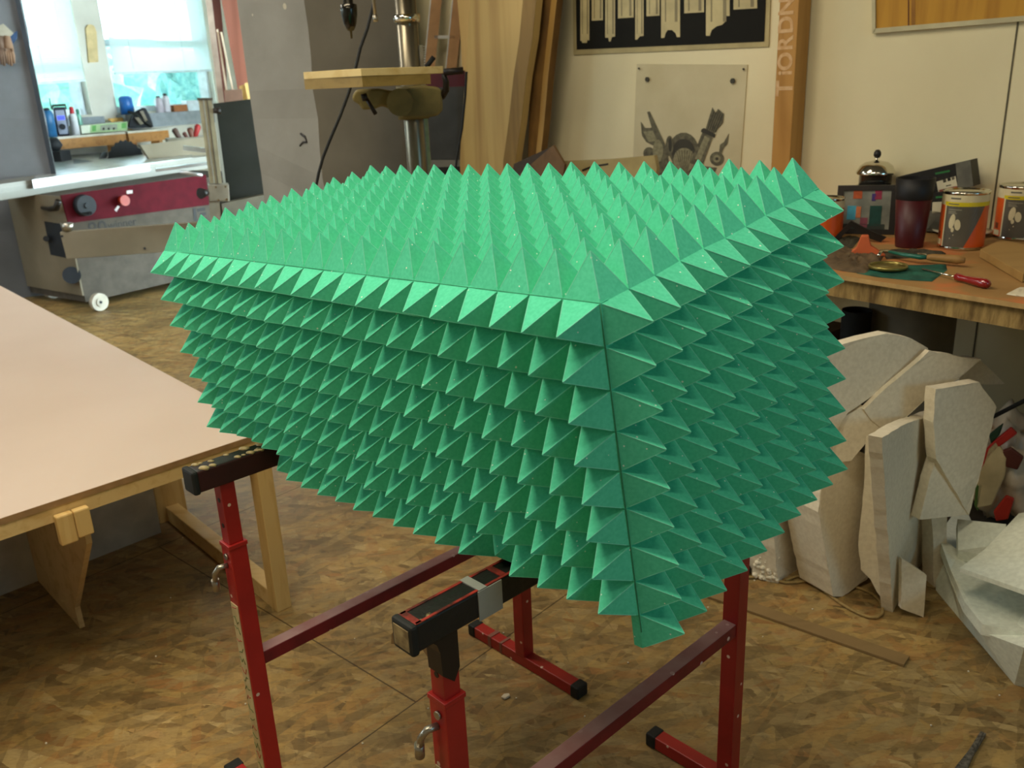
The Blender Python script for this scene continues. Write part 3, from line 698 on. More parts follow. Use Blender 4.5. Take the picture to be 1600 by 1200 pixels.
def ip(u, v): return I[3].lerp(I[2], u).lerp(I[0].lerp(I[1], u), v) + back * .0045
b = MB()
for (u0, v0, u1, v1, c) in ((.22, .78, .4, .98, 'c05a32'), (.66, .76, .8, .98, '9c3550'), (.6, .72, .68, .9, '4a3a80'), (.12, .25, .3, .6, '4aa0b8'), (.3, .3, .4, .58, 'c8754a'), (.58, .1, .82, .6, '1f4a44'), (.4, .05, .55, .3, '8a4a5a'), (.0, .0, .9, .14, '39413c')):
    b.prism([ip(u0, v0), ip(u1, v0), ip(u1, v1), ip(u0, v1)], -back * .0008, plain('print_' + c, c, rough=.3, sc=60))
b.build('print', None, pic)
# small black open frame lying in front of it
P = B0(1345, 378)
b = MB()
Pk = B0(1345, 378); ak = facing(Pk); kv = Vector((Pk.x, Pk.y, 0)).normalized()
kp = [vp(x, y, Pk, ak) for x, y in ((1303, 372), (1330, 345), (1358, 360), (1385, 371), (1376, 379), (1352, 371), (1331, 354), (1308, 378))]
for p in kp: p.z = max(p.z, BZ + .001)
b.prism(kp, kv * .012)
tag(b.build('bent_bracket', M['blackp']), 'black bent flat bracket lying in front of the black framed picture', 'bracket')
# tumbler
P = B0(1420, 385); s = P.xy.length; h = zv(1424, 278, P) - BZ; r1_, r0_ = 27.5/1452*s, 19.8/1452*s
t = thing('tumbler', 'tall tumbler, black upper part and dark red lower part, left of the paint can', 'tumbler', P)
hs = zv(1420, 311, P) - BZ; rm = r0_ + (r1_ - r0_) * hs / h
b = MB(); b.lathe(P, [(0, 0), (r0_*.97, 0), (r0_, .004), (rm, hs), (rm*.94, hs), (0, hs)], 36); lbl(b.build('lower_body', plain('dark_red_plastic', '4a0e11', rough=.45), t), 'dark red lower body')
b = MB(); b.lathe(P, [(rm, hs), (rm*1.02, hs+.002), (r1_, h), (r1_*.95, h), (rm*.95, hs+.01), (0, hs+.01)], 36); lbl(b.build('upper_body', plain('black_plastic', '121214', rough=.55), t), 'black upper body')
# black cartons by the wall
def carton(name, label, outline, off, deep, base, patches):
    b = MB(); pts = [wl(x, y, off) for x, y in outline]
    b.prism(pts, WN * deep)
    o = tag(b.build(name, base), label, 'box', 'dark cartons by the wall')
    k = MB()
    for pl_, m in patches: k.prism([wl(x, y, off + .0008) for x, y in pl_], WN * .0007, m)
    lbl(k.build('label_print', None, o), 'pale labels and green lettering'); return o
WHT = plain('white_label', 'd8cfae', rough=.6); GRY = plain('grey_print_area', '6f6d5e', rough=.6, sc=18, c2='55544a'); GRN = plain('green_letters', '2c7a3c', rough=.5); BLK = plain('black_card', '17150f', rough=.5); RDL = plain('red_label', 'b04030', rough=.6); LTG = plain('pale_grey_print', 'a09b82')
carton('carton', 'black and grey carton leaning tilted behind the dark tumbler', [(1400, 277), (1516, 250), (1521, 291), (1462, 305), (1406, 318)], .12, .07, BLK,
       [([(1493, 255.5), (1516, 250.2), (1520.6, 291), (1497, 296)], GRY), ([(1463, 284), (1493, 275), (1496, 291), (1466, 300)], WHT), ([(1467, 297), (1495, 290), (1495.6, 292.5), (1467.5, 300)], RDL),
        ([(1461, 270), (1484, 265.5), (1484.3, 268.5), (1461.5, 273)], GRN), ([(1473, 281), (1478, 279.5), (1479, 284), (1474, 285.5)], BLK), ([(1480, 279), (1485, 277.5), (1486, 282), (1481, 283.5)], BLK), ([(1487, 277), (1491, 275.8), (1492, 280), (1488, 281.5)], BLK), ([(1478, 290), (1486, 288), (1486.3, 289.6), (1478.4, 291.5)], BLK)])
carton('carton', 'small upright dark grey carton with a white label, between tumbler and paint can', [(1446, 302), (1479, 300), (1474, 362), (1442, 362)], .15, .05, BLK,
       [([(1445, 328), (1477, 333), (1474, 362), (1442, 362)], GRY), ([(1457, 316), (1474, 315), (1473, 333), (1456, 333)], WHT), ([(1462, 307), (1474, 306), (1474, 309), (1462, 310)], GRN), ([(1446, 362), (1475, 362), (1474, 350), (1460, 345)], LTG)])
# paint cans
M['can_grey'] = plain('can_grey', '5f5a4d', rough=.35, spec=.5); M['can_orange'] = plain('can_orange', 'd8581a', rough=.35, spec=.5); M['can_cream'] = plain('can_cream', 'ddd0a6', rough=.4); M['can_yellow'] = plain('can_yellow', 'd8c41e', rough=.4)
def can(P, r, h, label, full=True, turn=0):
    t = thing('paint_can', label, 'can', P, 'paint cans')
    b = MB(); b.lathe(P, [(0, .001), (r*.99, .001), (r, .004), (r*.985, .007), (r*.985, h-.008), (r*1.005, h-.005), (r*1.005, h), (r*.95, h), (r*.94, h-.006), (r*.8, h-.004), (r*.78, h-.0055), (0, h-.0055)], 48); b.build('tin', M['chrome'], t)
    view = math.atan2(-P.y, -P.x) + turn       # direction of the viewer side of the label
    def cp(u, v, o=0.0006): a = view + u; return P + Vector((math.cos(a), math.sin(a), 0)) * (r * .985 + o) + up * (.009 + v * (h - .018))
    def patch(b, poly, m, o):
        n = max(10, int(max(abs(r_[2]-r_[1]) for r_ in poly) / .12))
        # poly given as strips: list of (v, u_left, u_right) rows
        rows = []
        for (v0, a0, b0), (v1, a1, b1) in zip(poly[:-1], poly[1:]):
            m_ = max(1, int((v1 - v0) / .08))
            rows += [(v0 + (v1-v0)*k/m_, a0 + (a1-a0)*k/m_, b0 + (b1-b0)*k/m_) for k in range(m_)]
        rows.append(poly[-1])
        for (v0, a0, b0), (v1, a1, b1) in zip(rows[:-1], rows[1:]):
            for i in range(n):
                f, g = i / n, (i + 1) / n
                b.raw([cp(a0 + (b0-a0)*f, v0, o), cp(a0 + (b0-a0)*g, v0, o), cp(a1 + (b1-a1)*g, v1, o), cp(a1 + (b1-a1)*f, v1, o)], [(0, 1, 2, 3)], m, False)
    b = MB()
    patch(b, [(0, -math.pi, math.pi), (.8, -math.pi, math.pi)], M['can_orange'], .0005)
    patch(b, [(.8, -math.pi, math.pi), (.885, -math.pi, math.pi)], M['can_cream'], .0006)
    patch(b, [(.885, -math.pi, math.pi), (1, -math.pi, math.pi)], M['can_cream'], .0006)
    patch(b, [(.79, -.95, math.pi*.9), (.87, -.95, math.pi*.9)], M['can_yellow'], .0009)
    patch(b, [(0.0, -.85, .12), (.79, -.85, .95)], M['can_grey'], .0008)
    patch(b, [(0, -.93, -.85), (.8, -.93, -.85)], M['can_cream'], .0009)
    patch(b, [(.02, -1.45, -1.0), (.13, -1.45, -1.0)], M['can_cream'], .0009)
    patch(b, [(.16, -1.35, -1.1), (.28, -1.35, -1.1)], plain('barcode', '7a3a1a'), .0009)
    # white butterfly
    def blob(cu, cv, ru, rv, tilt):
        vs = [cp(cu + (ru*math.cos(a)*math.cos(tilt) - rv*1.4*math.sin(a)*math.sin(tilt)), cv + (ru*.7*math.cos(a)*math.sin(tilt) + rv*math.sin(a)*math.cos(tilt)), .0014) for a in [2*math.pi*k/14 for k in range(14)]]
        b.raw(vs, [tuple(range(14))], M['can_cream'])
    blob(-.48, .5, .13, .15, -.35); blob(-.22, .44, .13, .11, .4); blob(-.42, .34, .07, .05, 0); blob(-.36, .24, .02, .015, 0); blob(-.5, .17, .015, .012, 0)
    for k, (v, a, c) in enumerate(((.72, -.7, -.1), (.68, -.7, -.35), (.65, -.7, -.3))): patch(b, [(v, a, c), (v + .012, a, c)], LTG, .0011)
    patch(b, [(.925, -.65, -.2), (.955, -.65, -.2)], GRY, .0012); patch(b, [(.82, -.75, -.25), (.84, -.75, -.25)], GRY, .0012)
    lbl(b.build('label_print', None, t), 'orange and grey printed label with a white butterfly')
    return t
P = B0(1500, 386); s = P.xy.length; can(P, 31.5/1452*s, zv(1505, 297, P) - BZ, 'orange and grey paint can with a butterfly label, between tumbler and wooden board')
P = B0(1589, 371); s = P.xy.length; can(P, 31.5/1452*s, zv(1590, 288, P) - BZ, 'orange and grey paint can cut off by the right edge of the photo', turn=.15)
P = B0(1290, 372); s = P.xy.length; can(P, 24/1452*s, zv(1290, 308, P) - BZ, 'paint can half hidden behind the foam block, left of the black framed picture', turn=-2.0)
# plate
P = B0(1503, 366); b = MB(); b.lathe(P, [(0, .002), (.045, .002), (.06, .008), (.088, .012), (.089, .014), (.058, .011), (.044, .005), (0, .005)], 40)
tag(b.build('plate', plain('white_plate', 'd9d0b4', rough=.25)), 'white plate behind the middle paint can', 'plate')
# cloths: wavy sheets on the bench
def cloth(outline, label, mat, h=.012, cat='rag', seed=1, z=0):
    P = [B0(x, y) for x, y in outline]; c = sum(P, Vector()) / len(P); rnd = random.Random(seed)
    t = bmesh.new(); n = 7; m = len(P); sub = []
    for i in range(m):
        for k in range(4): sub.append(P[i].lerp(P[(i+1) % m], k/4))
    rings = []
    for j in range(n):
        f = 1 - j / n
        rings.append([t.verts.new(c + (p - c) * f + up * (z + h * (.25 + .75*math.sin(min(1, (1-f)*3)*1.5)) * (.55 + .45 * math.sin(i*1.1 + j*1.7 + seed)) * (0.15 if j == 0 else 1))) for i, p in enumerate(sub)])
    L = len(sub)
    for j in range(n-1):
        for i in range(L): t.faces.new((rings[j][i], rings[j][(i+1) % L], rings[j+1][(i+1) % L], rings[j+1][i]))
    t.faces.new(rings[-1])
    bot = [t.verts.new(v.co - up * (v.co.z - BZ - z - .0006)) for v in rings[0]]
    for i in range(L): t.faces.new((bot[i], bot[(i+1) % L], rings[0][(i+1) % L], rings[0][i]))
    t.faces.new(bot[::-1])
    bmesh.ops.recalc_face_normals(t, faces=t.faces)
    b = MB(); b.add(t, None, True); return tag(b.build('rag' if cat == 'rag' else cat, mat), label, cat)
cloth([(1290, 392), (1318, 386), (1350, 396), (1382, 398), (1372, 415), (1352, 428), (1318, 424), (1280, 416)], 'greyish brown crumpled rag at the left end of the visible bench', plain('brown_rag', '6e5a40', rough=.95, sc=25, c2='4f402d'), .014, seed=2)
cloth([(1296, 378), (1326, 368), (1345, 372), (1332, 388), (1300, 392)], 'dark grey rag behind the orange paper funnel', plain('dark_rag', '45402f', rough=.95), .01, seed=5)
cloth([(1378, 394), (1420, 390), (1478, 396), (1474, 405), (1430, 403), (1385, 405)], 'dark oily rag in front of the tumbler', plain('oily_rag', '4d4634', rough=.8, sc=30, c2='2d2a20'), .012, seed=4)
cloth([(1338, 427), (1380, 415), (1478, 413), (1480, 422), (1456, 440), (1420, 438), (1370, 433)], 'teal green rag under the brass ring', plain('teal_rag', '1f6350', rough=.8, sc=20, c2='15483c'), .006, seed=3)
b = MB(); P0_ = B0(1352, 400)
azf = facing(P0_); pts = [vp(x, y, P0_, azf) for x, y in ((1322, 401), (1338, 388), (1346, 369), (1357, 369), (1361, 385), (1378, 396), (1384, 401))]
for p in (pts[0], pts[-1]): p.z = BZ + .001
b.prism(pts, Vector((P0_.x, P0_.y, 0)).normalized() * .03, bev=.002); tag(b.build('paper_funnel', plain('orange_paper', 'd9693a', rough=.7)), 'orange funnel shaped piece in front of the black bracket', 'funnel')
# brass ring (embroidery style hoop) and wooden handled tool
P = B0(1387, 423); P.z += .012
b = MB(); b.lathe(P, [(.046, -.004), (.05, -.004), (.05, .005), (.046, .005), (.046, -.004)], 40); b.lathe(P, [(0, -.001), (.046, -.001), (.046, .0005), (0, .0005)], 32)
tag(b.build('brass_ring', plain('brass', '8c7f42', rough=.3, metal=.6)), 'round brass ring lying on the teal rag', 'ring')
t = thing('scraper', 'wooden handled scraper with green ferrule behind the red screwdriver', 'scraper', B0(1440, 414) + up * .015)
zc = up * .020
b = MB(); b.tube([B0(1447, 413) + zc, B0(1455, 413.5) + zc, B0(1475, 415) + zc, B0(1495, 417) + zc, B0(1506, 418) + zc], [.007, .010, .0115, .0125, .008], 12); b.build('handle', wood('handle_wood', '9a7340', '7d5a30'), t)
b = MB(); b.tube([B0(1388, 404) + zc, B0(1410, 409) + zc, B0(1436, 413) + zc, B0(1447, 413) + zc], [.004, .006, .007, .006], 8); lbl(b.build('ferrule', plain('green_blade_paint', '1f6a58', rough=.3), t), 'green painted shank')
b = MB(); b.tube([B0(1372, 410) + zc, B0(1376, 403) + zc, B0(1388, 403) + zc], .005, 8); b.build('hook', M['chrome'], t)
b = MB(); b.tube([B0(1432, 411) + zc, B0(1446, 412) + zc], .0085, 10); b.build('fitting', M['chrome'], t)
t = thing('screwdriver', 'screwdriver with red plastic handle at the front of the bench', 'screwdriver', B0(1505, 438))
zc = up * .012
b = MB(); b.cyl(B0(1441, 424) + up * .006, B0(1493, 440) + zc, .0024, seg=10); b.build('shaft', M['chrome'], t)
A_, B_ = B0(1491, 439) + zc, B0(1544, 452) + zc
b = MB(); b.tube([A_.lerp(B_, f) for f in (0, .06, .2, .3, .5, .75, .93, 1)], [.005, .0105, .0095, .0082, .0105, .0125, .0125, .008], 8); b.build('handle', plain('red_handle', '8f0f16', rough=.2, coat=.5, spec=.6), t)
# board at the right, white scrap
b = MB(); q = [B0(x, y) for x, y in ((1530, 402), (1562, 386), (1680, 412), (1597, 442))]
b.prism([p + up * .001 for p in q], (0, 0, .022), bev=.001); tag(b.build('wooden_board', wood('mdf_offcut', 'a3804a', '94713f', sc=.8)), 'brown wooden board offcut lying at the right end of the bench', 'board')
cloth([(1572, 460), (1590, 450), (1625, 450), (1625, 466), (1590, 463)], 'small white scrap near the front edge of the bench', plain('white_scrap', 'e8dcc0', rough=.6), .006, cat='scrap', seed=6)
b = MB(); pts = [B0(1538, 393), B0(1552, 391), B0(1566, 397), B0(1556, 394)]; b.tube([p + up * .0025 for p in pts[:3]], .0018, 6); tag(b.build('wire_bit', plain('dark_red_wire', '5a1f18')), 'short dark red wire left of the wooden board', 'wire')

# ================================================================== THINGS ON THE WALL
def wsheet(b, pts, off, m=None, deep=.0006): b.prism([wl(x, y, off) for x, y in pts], WN * deep, m)
t = thing('moulding_poster', 'black poster of pale moulding profiles hanging on the wall', 'poster', wl(1050, 60, .01))
b = MB(); wsheet(b, [(892, -330), (1216, -330), (1201, 73), (896, 86)], .006, None, .002); b.build('sheet', plain('cream_paper', 'b9ab7c', rough=.7), t)
b = MB(); wsheet(b, [(895, -322), (1209, -322), (1194, 65), (901, 77.5)], .008); lbl(b.build('black_print', plain('black_ink', '12120c', rough=.9), t), 'black printed ground')
prof = [(906.7, 920.7, 66), (924.5, 942, 32), (945.5, 961, 62), (965.5, 990, 28), (992.5, 1005.5, 60), (1010, 1030.5, 25), (1033, 1062.5, 58), (1069, 1100, 20), (1103, 1140, 56), (1146, 1183, 14)]
b = MB(); PC = plain('cream_print', 'cbbd8c', rough=.6); PD = plain('shaded_print', '8f8462', rough=.6)
for i, (x0, x1, y) in enumerate(prof):
    w = x1 - x0
    if i == 6: pts = [(x0, -300), (x1, -300), (x1, y), (x1 - 5, y), (x1 - 7, 52), (1047 + 3, 47), (1047 - 4, 47), (x0 + 7, 52), (x0 + 5, y + 1), (x0, y + 1.5)]
    elif i == 8: pts = [(x0, -300), (x1, -300), (x1, 25), (x1 - 5, 25), (x1 - 7, 34), (x1 - 12, 39), (x0 + 17, 41), (x0 + 9, 47), (x0 + 6, y), (x0, y)]
    elif i == 2: pts = [(x0, -300), (x1, -300), (x1, 57), (x1 - 5, 58), (x1 - 7, 65), (x0 + 6, 65), (x0 + 5, 59), (x0, 59)]
    elif i == 4: pts = [(x0, -300), (x1, -300), (x1, 56), (x1 - 6, 57), (x0 + 3, 62), (x0, 62)]
    elif i == 0: pts = [(x0, -300), (x1, -300), (x1, 63), (x1 - 3, 63), (x1 - 4, 67), (x0 + 3, 67), (x0 + 2, 64), (x0, 64)]
    else: pts = [(x0, -300), (x1, -300), (x1, y - w * .03), (x0, y + w * .03)]
    wsheet(b, pts, .0092, PC)
    for f, g in ((.2, .26), (.72, .86)):
        wsheet(b, [(x0 + w*f, -300), (x0 + w*g, -300), (x0 + w*g, min(y, 56) - (22 if i in (6, 8) else 3)), (x0 + w*f, min(y, 56) - (22 if i in (6, 8) else 3))], .0098, PD)
b.build('printed_profiles', None, t)
# engraving-like poster of a generic trophy of arms
t = thing('trophy_print', 'pale sheet with a grey trophy of axe, shield and quiver pinned below the black poster', 'poster', wl(1080, 200, .01))
b = MB(); wsheet(b, [(995, 100), (1168, 101), (1152, 330), (986, 330)], .004, None, .002); b.build('sheet', plain('weathered_paper', 'cfc5a2', rough=.8, sc=5, c2='c2b792'), t)
G1 = plain('ink_mid', '6f6a52', rough=.7, sc=60, c2='4f4b3a'); G2 = plain('ink_dark', '3f3c30', rough=.7); G3 = plain('ink_light', '95906f', rough=.7, sc=80, c2='7d785c')
b = MB()
def ell(cx, cy, rx, ry, n=18, a0=0, a1=2*math.pi): return [(cx + rx*math.cos(a0+(a1-a0)*k/n), cy + ry*math.sin(a0+(a1-a0)*k/n)) for k in range(n)]
wsheet(b, [(1011, 175), (1015, 174), (1042, 232), (1046, 262), (1036, 262)], .0068, G1)              # axe shaft
wsheet(b, [(1001, 190), (1008, 200), (1016, 200), (1024, 196), (1032, 222), (1022, 228), (1010, 222), (1003, 212)], .0066, G1)
wsheet(b, [(1005, 206), (1020, 204), (1027, 220), (1014, 222)], .0072, G3)
wsheet(b, ell(1068, 235, 23, 28), .0062, G1); wsheet(b, ell(1068, 238, 18, 21), .0068, G2)
wsheet(b, ell(1069, 250, 17, 19), .0074, G3)
for k in range(-3, 4): wsheet(b, [(1069 + k*1.4, 268), (1069 + k*1.4 + .8, 268), (1069 + k*4.4 + 1, 235), (1069 + k*4.4, 235)], .0080, G1)
wsheet(b, [(1098, 205), (1114, 212), (1096, 262), (1078, 255)], .0076, G1); wsheet(b, [(1101, 212), (1109, 216), (1094, 252), (1086, 248)], .0082, G3)
wsheet(b, [(1096, 202), (1100, 200), (1118, 210), (1116, 215), (1095, 206)], .0086, G2)
wsheet(b, [(1102, 203), (1109, 180), (1113, 168), (1118, 176), (1122, 170), (1131, 178), (1129, 192), (1113, 210)], .0078, G1)
for k in range(5): wsheet(b, [(1105 + k*3, 202 + k), (1106 + k*3, 203 + k), (1116 + k*3.4, 175 + k), (1115 + k*3.4, 174 + k)], .0084, G2)
wsheet(b, [(1139, 208), (1131, 222), (1125, 226), (1123, 240), (1127, 240), (1131, 230), (1136, 225)], .0070, G1)
wsheet(b, ell(1120, 248, 11, 11), .0066, G1); wsheet(b, ell(1120, 248, 6, 6), .0072, G3); wsheet(b, ell(1120, 248, 2.4, 2.4), .0078, G2)
wsheet(b, ell(1014, 240, 9, 10), .0064, G1); wsheet(b, ell(1028, 236, 8, 18), .0072, G3); wsheet(b, ell(1046, 228, 6, 16), .0074, G1); wsheet(b, ell(1047, 226, 2.5, 11), .0079, G2)
wsheet(b, [(1018, 250), (1060, 255), (1120, 262), (1110, 285), (1030, 285)], .0060, G1)
b.build('printed_trophy', None, t)
for (x, y, r) in ((1011.5, 124, 4), (1145, 126.5, 4.2), (998.5, 107, 1.6), (1162, 108, 1.6)):
    b = MB(); c = wl(x, y, .008); b.cyl(c, c - WN * .004, r * .0026, seg=6); b.build('rosette_pin', G2, t)
# timber post with chalk letters
ck = wl(1241, 130, .10); ck.z = 0; lf = vp(1211.5, 130, ck, WAZ); lf.z = 0; bk = ck + WN * .095
b = MB(); b.prism([p + up * (BZ + .001) for p in (ck, lf, lf + WN * .095, bk)], (0, 0, 3.09 - BZ), bev=.003)
po = tag(b.build('timber_post', wood('post_wood', 'b98a48', 'a6783a', stretch=(9, 9, .8), sc=1.5, rough=.5), origin=(ck + lf) / 2), 'orange brown timber post with chalk letters standing against the wall behind the bench', 'post')
wdt = (lf - ck).length; R = frame((0, 0, 1), -WN)    # reads upwards
R = Matrix((Vector((0, 0, 1)), azv(WAZ + 180), -WN)).transposed()
if R.determinant() < 0: R = Matrix((Vector((0, 0, 1)), -azv(WAZ + 180), -WN)).transposed()
b = MB()
for ch, y, sz in (('T', 138, .088), ('i', 114, .075), ('O', 96, .075), ('R', 68, .078), ('D', 39, .078), ('N', 10, .078), ('I', -14, .078)):
    xx = 1228.5 + (1232 - 1228.5) * (1 - y / 150) - 2
    c = vp(xx, y, (ck + lf) / 2 - WN * .0005, WAZ)
    V, Fc = text_mesh(ch, sz, R, c, .0006, .0022); b.raw(V, Fc)
lbl(b.build('chalk_letters', plain('chalk', 'd9b78c', rough=.9, sc=60, c2='c89f6e'), po), 'pale chalk letters')
# pine board panel with a white frame
t = thing('framed_pine_panel', 'yellow pine board panel in a thin white frame high on the right wall', 'panel', wl(1500, 20, .02))
b = MB(); wsheet(b, [(1366, -260), (1900, -300), (1900, -1), (1367, 45)], .012, None, .01); b.build('panel', wood('yellow_pine', 'c08e30', '9c6a1c', stretch=(9, 9, .7), sc=1.6), t)
b = MB(); wsheet(b, [(1419, -255), (1421.5, -255), (1420.5, 40), (1418.5, 40.4)], .013, None, .001); wsheet(b, [(1424, -255), (1432, -255), (1430, 39), (1424, 39.5)], .0128, plain('brown_band', 'a06d22'), .001)
b.build('board_gap', plain('dark_gap', '6b3a14'), t)
b = MB(); wsheet(b, [(1360, -270), (1366.5, -270), (1367.5, 50), (1362.5, 52.5)], .02, None, .02); wsheet(b, [(1362.5, 52.5), (1367, 44.5), (1900, -1), (1900, 8)], .02, None, .02); b.build('frame', plain('off_white_frame', 'c9c09a', rough=.6), t)

# ------------------------------------------------------------------ planks against the wall
def plank(label, pts_l, pts_r, off, thick, mat, zt=2.6, name='live_edge_plank', extra=None):
    L = [wl(x, y, off) for x, y in pts_l]; Rr = [wl(x, y, off) for x, y in pts_r]
    # continue the edges down to the floor and up
    def ext(Q, z): p, q = (Q[-1], Q[-2]) if z < 1 else (Q[0], Q[1]); d = (p - q); d = d / d.z if abs(d.z) > 1e-6 else up; w = p + d * .3 * (z - p.z) ; w.z = z; return w
    L = [ext(L, zt)] + L + [ext(L, 0)]; Rr = [ext(Rr, zt)] + Rr + [ext(Rr, 0)]
    b = MB(); b.prism(L + Rr[::-1], -WN * thick)
    return tag(b.build(name, mat), label, 'plank', 'planks leaning on the wall'), L, Rr
W1 = wood('pale_elm', 'c6a868', 'ab8a50', stretch=(7, 7, .5), sc=1.3); W2 = wood('pale_sapwood', 'd6b678', 'c49f60', stretch=(9, 9, .6)); W3 = plain('bark_edge', '8a6530', rough=.9, sc=10, c2='5e4320', bump=.6, scale=(1, 1, .4))
plank('narrow pale plank at the left, mostly behind the wide live edge plank', [(722, 0), (727, 60), (731, 140)], [(762, 0), (760, 60), (756, 140)], .14, .03, W2)
o, L, Rr = plank('wide pale live edge plank leaning on the wall right of the drill press', [(745, 0), (742, 40), (737, 120), (731, 190), (728, 250)], [(848, 0), (842, 60), (832, 120), (824, 190), (815, 250)], .19, .04, W1)
b = MB(); E = [p - WN * .0405 for p in Rr]; b.prism([p + azv(WAZ) * -.075 for p in E] + E[::-1], -WN * .0012); lbl(b.build('bark_strip', wood('brown_bark_strip', '8e7038', '755a2a', stretch=(8, 8, .8)), o), 'brown bark edged strip')
o, L, Rr = plank('dark bark edged plank at the right of the leaning planks', [(838, 0), (838, 120), (834, 240)], [(880, 0), (873, 60), (866, 120), (860, 190), (854, 245)], .12, .04, W3)
b = MB(); E = [p - WN * .0405 for p in Rr]; b.prism([p + azv(WAZ) * -.03 for p in E] + E[::-1], -WN * .0012); lbl(b.build('sapwood_strip', wood('sap_strip', 'b08a48', '94703a', stretch=(8, 8, .8)), o), 'lighter sapwood strip')
# open brown box and beige tray on the bench behind the foam
def slab(label, name, cat, pts, P, az, deep, mat, group=None, bev=0.0):
    b = MB(); b.prism([vp(x, y, P, az) for x, y in pts], azv(az + 90) * deep if azv(az + 90).dot(Vector((P[0], P[1], 0))) > 0 else -azv(az + 90) * deep, None, bev)
    return tag(b.build(name, mat), label, cat, group)
P = wl(850, 260, .55)
t = thing('brown_box', 'brown tilted open box behind the foam pyramids at the foot of the planks', 'box', wl(845, 290, .5))
b = MB(); n_ = WN * .012
b.prism([vp(x, y, P, -60) for x, y in ((812, 272), (864, 227), (882, 257), (876, 300), (812, 340))], n_); b.build('front_board', wood('brown_board', '6e5234', '5a4228'), t)
b = MB(); b.prism([vp(x, y, P + WN * .1, -50) for x, y in ((795, 300), (803, 256), (862, 229), (864, 236), (830, 300))], n_); lbl(b.build('side_board', wood('dark_board', '3e3020', '31261a'), t), 'dark side board')
P = wl(950, 270, .5)
t = thing('beige_tray', 'pale flat board with two dark slots lying behind the pyramids', 'board', wl(950, 285, .5))
b = MB(); b.prism([vp(x, y, P, -40) for x, y in ((868, 270), (878, 252), (950, 249), (1022, 243), (1026, 262), (1020, 330), (868, 330))], WN * .02); b.build('board', plain('pale_board', 'ad9d6c', rough=.7), t)
b = MB()
for q in (((909, 265), (922, 260), (922, 263), (910, 268)), ((932, 258), (950, 255), (950, 257.5), (933, 260.5))): b.prism([vp(x, y, P - WN * .0015, -40) for x, y in q], WN * .001)
b.build('slot', M['blackp'], t)
# ================================================================== PILLARS
def col(name, label, c, a, w1, bdir, w2, mat, seed):
    b = MB(); n = 24; rnd = random.Random(seed); base = [c, c + a * w1, c + a * w1 + bdir * w2, c + bdir * w2]; verts = []; faces = []
    for i in range(n + 1):
        for p in base: verts.append((p.x + rnd.uniform(-.006, .006), p.y + rnd.uniform(-.006, .006), 3.1 * i / n))
    for i in range(n):
        for k in range(4): faces.append((i*4+k, i*4+(k+1) % 4, i*4+4+(k+1) % 4, i*4+4+k))
    faces.append((3, 2, 1, 0)); faces.append(tuple(n*4+k for k in range(4)))
    b.raw(verts, faces); return tag(b.build(name, mat), label, 'pillar', 'concrete pillars')
C = dist(490, 141, 4.25); C.z = 0
d1 = azv(138); d2 = azv(48)
w1 = (vp(389, 141, C, 138).xy - C.xy).length; w2 = (vp(657, 141, C, 48).xy - C.xy).length
pm = plain('pillar_concrete', '8f8c82', rough=.92, sc=3, c2='838076', bump=.5); specks(pm, 'b9b19a', 9, .12, (1, 0, 0), .7)
pl_ = col('concrete_pillar', 'grey concrete pillar behind the drill press', C, d1, w1, d2, w2, pm, 3)
b = MB(); c = vp(474, 218, C, 138)
b.tube([vp(x, y, C - azv(228 - 180) * -.002, 138) for x, y in ((470, 209), (477, 214), (480, 222), (474, 222), (469, 228))], .006, 6); b.build('rebar_hook', M['blackp'], pl_)
# left pillar
c = at(121, 455, 0); c2 = at(28, 466, 0); dL = (c2 - c).normalized(); dB = Vector((dL.y, -dL.x, 0)); dB = dB if dB.dot(c) > 0 else -dB
lp = col('concrete_pillar', 'grey pillar with side shade painted as a dark strip at the left edge of the photo', c, dL, 1.1, dB, .5, plain('grey_plaster_pillar', '7c7e82', rough=.85, sc=2.5, c2='6c6e70', bump=.3), 5)
ang = math.degrees(math.atan2(dL.y, dL.x))
b = MB(); b.bar(c - dB * .012 - dL * .004, c - dB * .012 - dL * .004 + up * 3.05, .05, .03, up=dL); b.build('side_shade_strip', plain('painted_side_shade', '31363d', rough=.6), lp)  # dark strip painting the pillar's side face in shade
def on_lp(x, y, off): return vp(x, y, c - dB * off, ang)
b = MB(); b.prism([on_lp(x, y, .05) for x, y in ((-6, 42), (5, 37), (21, 52), (11, 62), (-6, 58))], dB * .05); tag(b.build('socket_box', plain('cream_plastic', 'b9b3a0', rough=.5)), 'cream electrical box at the top left on the grey pillar', 'socket')
t = thing('work_gloves', 'brown work gloves hanging from the grey left pillar', 'gloves', on_lp(8, 80, .05))
for sh, k in ((0, 0), (11, 1)):
    b = MB(); base = [(-6, 60), (4, 60), (8, 78), (8, 92)]
    b.tube([on_lp(x + sh, y, .06) for x, y in ((0, 56), (1, 66), (2, 76))], [.02, .03, .035], 8)
    for j, (fx, fl_) in enumerate(((-4, 94), (0, 101), (4, 103), (8, 99))): b.tube([on_lp(1 + sh + fx * .5, 74, .06), on_lp(2 + sh + fx * .9, 86, .062), on_lp(3 + sh + fx, fl_, .06)], [.016, .014, .009], 8)
    b.tube([on_lp(6 + sh, 70, .06), on_lp(9 + sh, 80, .075)], [.012, .009], 8)
    b.build('glove', plain('brown_leather_%d' % k, '8f7058' if k else '7d6656', rough=.8), t)
b = MB(); b.prism([on_lp(x, y, .04) for x, y in ((8, 60), (27, 48), (26, 60), (20, 70), (14, 68))], dB * .015, bev=.004); tag(b.build('blue_cloth', plain('blue_cloth', '40587c', rough=.9)), 'blue cloth hanging beside the brown gloves', 'cloth')

